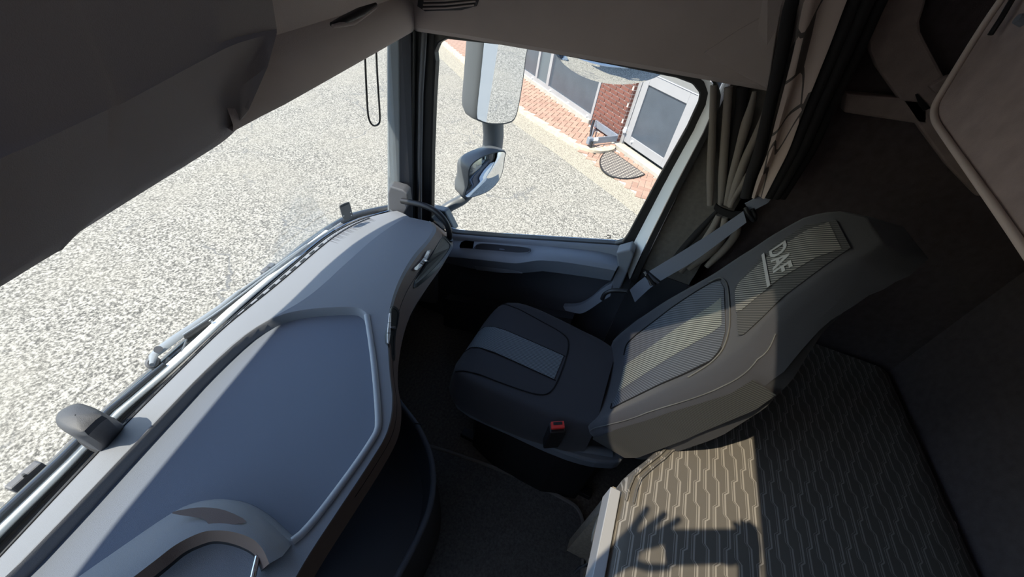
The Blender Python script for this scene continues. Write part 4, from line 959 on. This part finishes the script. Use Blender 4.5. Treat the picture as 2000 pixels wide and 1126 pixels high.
# ramp mirror above the window
rm = thing('ramp_mirror', 'round convex kerb-view mirror above the side window', 'mirror', P(1200, 120, 0, 1.62))
n3 = Vector((-.86, -.12, -.50)).normalized(); c3 = PN(1196, 92, Vector((1.62, .24, 1.5)), n3)
ux = Vector((0, 1, 0)); ux = (ux-n3*ux.dot(n3)).normalized(); uy = n3.cross(ux)
def cap(s, d, n=36): return [c3+ux*(.222*s*math.cos(2*math.pi*k/n))+uy*(.150*s*math.sin(2*math.pi*k/n))+n3*d for k in range(n)]
bkp = obj('shell', *loft([cap(1, 0), cap(1.03, -.004), cap(1.0, -.03), cap(.75, -.06), cap(.02, -.075)], True), M_mhouse, rm, smooth=60)
obj('convex_glass', *loft([cap(s, .003+.045*(1-s*s)) for s in (1.0, .9, .8, .7, .6, .5, .4, .3, .2, .1, .01)], True), M_mirror, rm, smooth=80)
obj('bracket', *tube([c3-n3*.06, c3-n3*.06+Vector((-.03, 0, .14)), Vector((1.50, c3.y, 1.75))], .018, 8), M_mhouse, rm, smooth=60)

# ------------------------------------------------------------------ the building across the yard
U = Vector((.68823, .72549, 0)); N_ = Vector((-.72549, .68823, 0)); B0 = Vector((10.006, 1.5085, 0))
def FW(u, v, z): return B0+U*u+N_*v+Vector((0, 0, z))
def fbox(u0, u1, v0, v1, z0, z1):
    return obox(FW((u0+u1)/2, (v0+v1)/2, (z0+z1)/2), U*(u1-u0)/2, N_*(v1-v0)/2, Vector((0, 0, (z1-z0)/2)))
bd_ = thing('building', 'brick building with grey framed windows across the yard', 'building', FW(0, 0, -1.4))
obj('back_wall', *fbox(-4.0, 9.0, -.9, -.5, -1.4, 3.2), M_room, bd_)
obj('roof_slab', *fbox(-4.0, 9.0, -.9, .05, 3.0, 3.3), M_plinth, bd_)
# long window
wf = obj('window_frame', *join(fbox(.14, 8.5, -.06, .02, -1.21, -1.115), fbox(.14, .225, -.06, .02, -1.115, 2.8), fbox(2.555, 2.70, -.06, .02, -1.115, 2.8), fbox(3.30, 3.42, -.06, .02, -1.115, 2.8), fbox(5.5, 5.62, -.06, .02, -1.115, 2.8), fbox(6.1, 6.22, -.06, .02, -1.115, 2.8), fbox(8.4, 8.5, -.06, .02, -1.115, 2.8), fbox(.14, 8.5, -.06, .02, 2.7, 2.8)), M_alu, bd_, bevel=.006, bseg=1)
for a, b, mt in [(.225, 2.555, M_film), (2.70, 3.30, M_panel), (3.42, 5.5, M_film), (5.62, 6.1, M_panel), (6.22, 8.4, M_film)]:
    obj('pane', *fbox(a, b, -.04, -.03, -1.115, 2.7), mt, wf)
for px in [(1040, 152), (1075, 176), (1109, 201), (1147, 226)]:
    q = PN(px[0], px[1], FW(0, .02, 0), N_); obj('frame_bolt', *tube([q, q+N_*.035], [.030, .020], 8), M_whitecap, wf, smooth=60)
obj('window_sill', *fbox(.16, 8.6, -.06, .07, -1.42, -1.21), M_plinth, bd_, bevel=.01, bseg=1)
# brick pier: bricks proud of the mortar
pr = obj('brick_pier', *fbox(-.985, .13, -.22, -.006, -1.40, 2.9), M_mortar, bd_)
BLn, BHt, CH = .272, .070, .0855
bme = mesh_from('brick', *obox((0, 0, 0), U*BLn/2, N_*.012, Vector((0, 0, BHt/2))), M_brick, None, .004, 1)
hme = mesh_from('brick', *obox((0, 0, 0), U*BLn*.235, N_*.012, Vector((0, 0, BHt/2))), M_brick, None, .004, 1)
sme = mesh_from('brick', *obox((0, 0, 0), U*.012, N_*.095, Vector((0, 0, BHt/2))), M_brick, None, .004, 1)
bcache = {}
def cutbrick(ln):
    k = round(ln, 2)
    if k not in bcache: bcache[k] = mesh_from('brick', *obox((0, 0, 0), U*k/2, N_*.012, Vector((0, 0, BHt/2))), M_brick, None, .004, 1)
    return bcache[k]
row = 0; z = -1.34
while z < .75:
    u = .13; first = [BLn, BLn*.47, BLn*.75, BLn*.30][row % 4]
    while u > -.985+.05:
        ln = min(first if u == .13 else BLn, u+.985)
        if ln >= .05:
            b = link('brick', bme if abs(ln-BLn) < 1e-6 else cutbrick(ln), pr); b.location = FW(u-ln/2, random.uniform(-.002, .003), z)
        u -= ln+.016
    b = link('brick', sme, pr); b.location = FW(-.982, -.11, z)
    z += CH; row += 1
# glass door, set back
df = obj('door_frame', *join(fbox(-1.09, -.985, -.16, -.09, -1.30, 2.8), fbox(-2.75, -2.60, -.16, -.09, -1.30, 2.8), fbox(-2.75, -.985, -.16, -.09, .205, .215)), M_alu, bd_, bevel=.006, bseg=1)
lf = obj('door_leaf', *join(fbox(-1.285, -1.10, -.15, -.10, -1.235, .20), fbox(-2.60, -2.42, -.15, -.10, -1.235, .20), fbox(-2.42, -1.285, -.15, -.10, .005, .20), fbox(-2.42, -1.285, -.15, -.10, -1.235, -1.06)), M_alu, bd_, bevel=.005, bseg=1)
obj('pane', *fbox(-2.42, -1.285, -.135, -.125, -1.06, .005), M_film, lf)
obj('transom_pane', *fbox(-2.60, -1.09, -.135, -.125, .215, 1.6), M_trans, df)
q = PN(1222, 254, FW(0, -.10, 0), N_)
hb = obj('door_handle', *join(obox(q+N_*.02, U*.035, N_*.03, Vector((0, 0, .06))), obox(q+N_*.06-U*.03, U*.05, N_*.015, Vector((0, 0, .022)))), M_whitecap, lf, bevel=.008, bseg=1)
q = PN(1235, 276, FW(0, -.10, 0), N_); obj('frame_bolt', *tube([q, q+N_*.035], [.030, .020], 8), M_whitecap, lf, smooth=60)
obj('threshold', *fbox(-3.6, -.985, -.16, .10, -1.40, -1.30), M_plinth, bd_, bevel=.01, bseg=1)

# ------------------------------------------------------------------ pavement, kerb, apron
PV = -1.31
pav = thing('pavement', 'herringbone brick pavement in front of the building', None, FW(1, .6, -1.4), kind='structure')
kin = [(9.5, 1.33), (6, 1.33), (1.46, 1.35), (.2, 1.20), (-.55, 1.08), (-.95, .98), (-1.18, .80), (-1.22, .55), (-1.15, .30), (-1.02, .12)]
kout = [(9.5, 1.50), (6, 1.50), (1.46, 1.50), (.1, 1.34), (-.70, 1.20), (-1.12, 1.09), (-1.37, .86), (-1.40, .55), (-1.30, .26), (-1.12, .11)]
kis = spl([Vector((a, b, 0)) for a, b in kin], 8); kos = spl([Vector((a, b, 0)) for a, b in kout], 8)
slab = [FW(p.x, p.y, PV-.02) for p in kis]+[FW(-1.0, .0, PV-.02), FW(9.5, 0, PV-.02)]
obj('sand_bed', *prism(slab, (0, 0, -.07)), M_mortar, pav)
ap_px = [(1098, 268), (1140, 302), (1200, 347), (1262, 393), (1330, 440), (1380, 420), (1300, 350), (1200, 290), (1170, 285)]
apr = [(-.45, 1.10), (-1.34, 1.12), (-3.4, 1.00), (-4.2, .98), (-4.2, .10), (-1.0, .10), (-1.0, .3)]
obj('apron_bed', *prism([FW(a, b, ROAD+.004) for a, b in apr], (0, 0, -.02)), M_mortar, pav)
def inside(u, v, poly):
    c = False
    for i in range(len(poly)):
        (x1, y1), (x2, y2) = poly[i], poly[i-1]
        if (y1 > v) != (y2 > v) and u < (x2-x1)*(v-y1)/(y2-y1)+x1: c = not c
    return c
p_poly = [(p.x, p.y) for p in kis]+[(-1.0, .08), (9.5, .08)]
a_poly = [(-.9, 1.12), (-1.4, 1.12), (-3.4, 1.00), (-3.9, .98), (-3.9, .12), (-1.25, .12), (-1.40, .5), (-1.36, .9), (-1.1, 1.1)]
PL, PWd, GAP = .235, .112, .010
def herring(poly, z, ur, vr):
    out = []; a = math.radians(45); ca, sa = math.cos(a), math.sin(a); s = PWd+GAP
    for i in range(-60, 60):
        for j in range(-60, 60):
            k = (i-j) % 4
            if k == 0: cxx, cyy, rot = (i+1.0)*s, (j+.5)*s, 0
            elif k == 3: cxx, cyy, rot = (i+.5)*s, (j+1.0)*s, 1
            else: continue
            u = cxx*ca-cyy*sa+ur; v = cxx*sa+cyy*ca+vr
            if inside(u, v, poly): out.append((u, v, z, rot))
    return out
allb = herring(p_poly, PV-.012, 2.0, .6)+herring(a_poly, ROAD+.012, -2.0, .6)
pmes = []
for rot in (0, 1):
    a = math.radians(45)+rot*math.pi/2
    e1 = U*math.cos(a)+N_*math.sin(a); e2 = -U*math.sin(a)+N_*math.cos(a)
    pmes.append(mesh_from('paving_brick', *obox((0, 0, 0), e1*PL/2, e2*PWd/2, Vector((0, 0, .012))), M_pave, None, .004, 1))
def vis(u, v, z):
    d = MB.T @ (np.array(FW(u, v, z))-CAM); x, y = 1000+F_PX*d[0]/d[2], 563+F_PX*d[1]/d[2]
    return 840 < x < 1350 and 60 < y < 470, d[2]
cand = sorted(allb, key=lambda b: (not vis(*b[:3])[0], vis(*b[:3])[1]))
for (u, v, z, rot) in cand[:300]:
    b = link('paving_brick', pmes[rot], pav); b.location = FW(u, v, z+random.uniform(-.002, .003))
rest = []
for (u, v, z, rot) in cand[300:]:
    a = math.radians(45)+rot*math.pi/2
    rest.append(obox(FW(u, v, z), (U*math.cos(a)+N_*math.sin(a))*PL/2, (-U*math.sin(a)+N_*math.cos(a))*PWd/2, Vector((0, 0, .012))))
if rest: tag(obj('paving_bricks', *join(*rest), M_pave, pav), kind='stuff')
nk = len(kis)
for s in range(0, nk-1, 6):
    e = min(s+6, nk-1); seg_i, seg_o = kis[s:e+1], kos[s:e+1]
    t_i = [FW(p.x, p.y, PV) for p in seg_i]; t_o = [FW(p.x, p.y, PV-.006) for p in seg_o]
    if e < nk-1: t_i[-1] = t_i[-1].lerp(t_i[-2], .02); t_o[-1] = t_o[-1].lerp(t_o[-2], .02)
    b_o = [Vector((p.x, p.y, ROAD-.02))+N_*.015 for p in t_o]; b_i = [Vector((p.x, p.y, ROAD-.02)) for p in t_i]
    obj('kerb_stone', *loft([b_i, t_i, t_o, b_o]), M_kerb, pav, smooth=30)
bandp = [(9.5, 1.50), (1.46, 1.50), (.1, 1.34), (-.45, 1.12), (-1.34, 1.13), (-3.4, 1.01), (-4.5, .98), (-4.5, 1.45), (-3.2, 1.55), (-1.4, 1.75), (.4, 2.0), (1.6, 2.15), (9.5, 2.15)]
obj('gutter_strip', *prism([FW(a, b, ROAD+.003) for a, b in bandp], (0, 0, -.02)), M_band, pav)

# doormat, corner guard
dmt = thing('doormat', 'half-round perforated rubber doormat in front of the glass door', 'doormat', FW(-1.9, .5, ROAD+.02))
dp = [(1192, 294), (1181, 299), (1173, 311), (1173, 324), (1181, 336), (1197, 345), (1218, 349), (1240, 347), (1259, 341)]
dd = spl([P(x, y, 2, ROAD+.03) for x, y in dp], 4)
obj('rubber_pad', *prism(dd, (0, 0, .015)), M_doormat, dmt)
obj('rubber_edge', *tube(dd+[dd[0]], .018, 6), M_rubber, dmt, smooth=60)
cgd = thing('corner_guard', 'triangular galvanised corner guard with black strap at the brick pier', 'guard', FW(-.8, .4, -1.3))
def bar2(a, b, z0, z1, th, mat, name):
    a, b = FW(*a, 0), FW(*b, 0); t = (b-a); n = t.normalized().cross(Vector((0, 0, 1)))
    return obj(name, *obox((a+b)/2+Vector((0, 0, (z0+z1)/2)), t/2, n*th/2, Vector((0, 0, (z1-z0)/2))), mat, cgd, bevel=.004, bseg=1)
bar2((-.12, .06), (-1.03, .05), -1.27, -1.12, .03, M_steel, 'wall_plate')
bar2((-1.03, .05), (-1.14, .86), -1.27, -1.13, .03, M_steel, 'outer_plate')
bar2((-.12, .08), (-1.14, .86), -1.15, -1.12, .02, M_steel, 'brace')
q = FW(-1.14, .88, -1.19); obj('corner_block', *obox(q, U*.05, N_*.06, Vector((0, 0, .075))), M_steel, cgd, bevel=.01, bseg=1)
q = FW(-1.20, .80, -1.14); obj('cap', *tube([q-N_*.06, q+N_*.02], [.045, .035], 8), M_whitecap, cgd, smooth=60)
obj('strap', *tube(spl([FW(-.16, .16, -1.12), FW(-.32, .30, -1.16), FW(-.55, .45, -1.25), FW(-.80, .62, -1.30)], 4), .030, 6), M_black, cgd, smooth=60)
obj('post', *tube([FW(-1.20, .86, -1.18), FW(-1.22, .88, ROAD)], .032, 8), M_black, cgd, smooth=60)
obj('foot', *obox(FW(-1.32, .86, ROAD+.02), U*.12, N_*.025, Vector((0, 0, .012))), M_black, cgd)

# ------------------------------------------------------------------ the photographer behind the lens, whose hands and phone shade the bunk
S0 = Vector(CAM)+Vector(tuple(-SUN))*((CAM[2]-ZM)/SUN.z)
Bk, Rt, Up = Vector(b_), Vector(r_), Vector(u_)
def hand(px, py, back=.02):
    """place beside the lens whose shadow falls on the bunk at photo point (px,py)"""
    d = P(px, py, 2, ZM)-S0; lam = (back-d.dot(Bk))/SUN.dot(Bk); return Vector(CAM)+d+SUN*lam
phn = thing('phone', 'black phone held up in front of the driver seat, out of view', 'phone', Vector(CAM)+Bk*.01)
q = [hand(1292, 1032, .012), hand(1440, 1030, .012), hand(1446, 1096, .012), hand(1300, 1102, .012)]
obj('body', *prism(q, Bk*.008), M_gloss, phn, bevel=.003)
def skin(name, nodes, edges, mat, parent, sub=1):
    me = bpy.data.meshes.new(name); keys = list(nodes); me.from_pydata([tuple(nodes[k][0]) for k in keys], [(keys.index(a), keys.index(b)) for a, b in edges], [])
    o = bpy.data.objects.new(name, me); COL.objects.link(o)
    md = o.modifiers.new('skin', 'SKIN'); md.use_smooth_shade = True
    for i, k in enumerate(keys):
        r = nodes[k][1]; me.skin_vertices[0].data[i].radius = (r, r); me.skin_vertices[0].data[i].use_root = (i == 0)
    o.modifiers.new('sub', 'SUBSURF').levels = sub
    bpy.context.view_layer.update()
    m2 = bpy.data.meshes.new_from_object(o.evaluated_get(bpy.context.evaluated_depsgraph_get())); bpy.data.objects.remove(o)
    m2.materials.clear(); m2.materials.append(mat); return link(name, m2, parent)
ps = thing('person', 'person in a dark jacket standing behind the lens holding a phone', 'person', (-.46, -.02, 0))
sl, sr = Vector((-.44, .16, 1.38)), Vector((-.44, -.20, 1.38))
wl_, wr_ = hand(1205, 1078, .035), hand(1470, 1080, .035)
nd = {'pelvis': (Vector((-.50, -.02, .93)), .13), 'waist': (Vector((-.50, -.02, 1.08)), .125), 'chest': (Vector((-.48, -.02, 1.28)), .14), 'neckb': (Vector((-.46, -.02, 1.43)), .06), 'neck': (Vector((-.44, -.02, 1.50)), .05), 'head': (Vector((-.43, -.02, 1.58)), .085), 'crown': (Vector((-.44, -.02, 1.68)), .075),
      'sl': (sl, .06), 'el': (Vector((-.30, .20, 1.24)), .042), 'wl': (wl_.lerp(Vector((-.30, .20, 1.24)), .20), .028), 'pl': (hand(1222, 1068, .03), .028),
      'sr': (sr, .06), 'er': (Vector((-.30, -.26, 1.26)), .042), 'wr': (wr_.lerp(Vector((-.30, -.26, 1.26)), .20), .028), 'prr': (hand(1460, 1062, .03), .026)}
ed = [('pelvis', 'waist'), ('waist', 'chest'), ('chest', 'neckb'), ('neckb', 'neck'), ('neck', 'head'), ('head', 'crown'), ('chest', 'sl'), ('sl', 'el'), ('el', 'wl'), ('wl', 'pl'), ('chest', 'sr'), ('sr', 'er'), ('er', 'wr'), ('wr', 'prr')]
for side, yy in (('l', .10), ('r', -.14)):
    nd['hip'+side] = (Vector((-.50, yy, .86)), .085); nd['knee'+side] = (Vector((-.46, yy, .48)), .06); nd['ank'+side] = (Vector((-.50, yy, .09)), .042); nd['toe'+side] = (Vector((-.34, yy, .045)), .038)
    ed += [('pelvis', 'hip'+side), ('hip'+side, 'knee'+side), ('knee'+side, 'ank'+side), ('ank'+side, 'toe'+side)]
fing = {'l': [[(1238, 1030), (1256, 1004), (1268, 988)], [(1262, 1036), (1288, 1014), (1303, 999)], [(1284, 1042), (1312, 1024), (1331, 1010)], [(1290, 1056), (1318, 1046), (1338, 1036)], [(1236, 1098), (1268, 1108), (1312, 1106)]],
        'r': [[(1446, 1040), (1440, 1026), (1430, 1020)], [(1456, 1036), (1452, 1022), (1444, 1016)], [(1466, 1036), (1464, 1024), (1458, 1018)], [(1474, 1042), (1474, 1032), (1470, 1026)], [(1446, 1084), (1430, 1096), (1412, 1098)]]}
for sd_, root in (('l', 'pl'), ('r', 'prr')):
    for i, f in enumerate(fing[sd_]):
        prev = root
        for j, (x, y) in enumerate(f):
            k = 'f%s%d%d' % (sd_, i, j); nd[k] = (hand(x, y, .022+.004*i), (.0105, .0095, .0075)[j]); ed.append((prev, k)); prev = k
body = skin('body', nd, ed, M_skin, ps)
jk = {k: (nd[k][0], nd[k][1]*1.18+.006) for k in ('chest', 'pelvis', 'waist', 'neckb', 'sl', 'el', 'sr', 'er')}
jk['cl'] = (nd['wl'][0].lerp(nd['el'][0], .25), .040); jk['cr'] = (nd['wr'][0].lerp(nd['er'][0], .25), .040)
skin('jacket', jk, [('pelvis', 'waist'), ('waist', 'chest'), ('chest', 'neckb'), ('chest', 'sl'), ('sl', 'el'), ('el', 'cl'), ('chest', 'sr'), ('sr', 'er'), ('er', 'cr')], M_cloth, ps)
tr = {k: (nd[k][0], nd[k][1]*1.18+.008) for k in ('pelvis', 'hipl', 'kneel', 'ankl', 'hipr', 'kneer', 'ankr')}
skin('trousers', tr, [('pelvis', 'hipl'), ('hipl', 'kneel'), ('kneel', 'ankl'), ('pelvis', 'hipr'), ('hipr', 'kneer'), ('kneer', 'ankr')], M_cloth, ps)
obj('hair', *loft([[Vector((-.445+math.cos(a)*.095*math.cos(e), -.02+math.sin(a)*.088*math.cos(e), 1.64+.115*math.sin(e))) for a in np.linspace(0, 2*math.pi, 17)[:-1]] for e in np.linspace(.15, 1.5, 7)], True), M_low, ps, smooth=60)
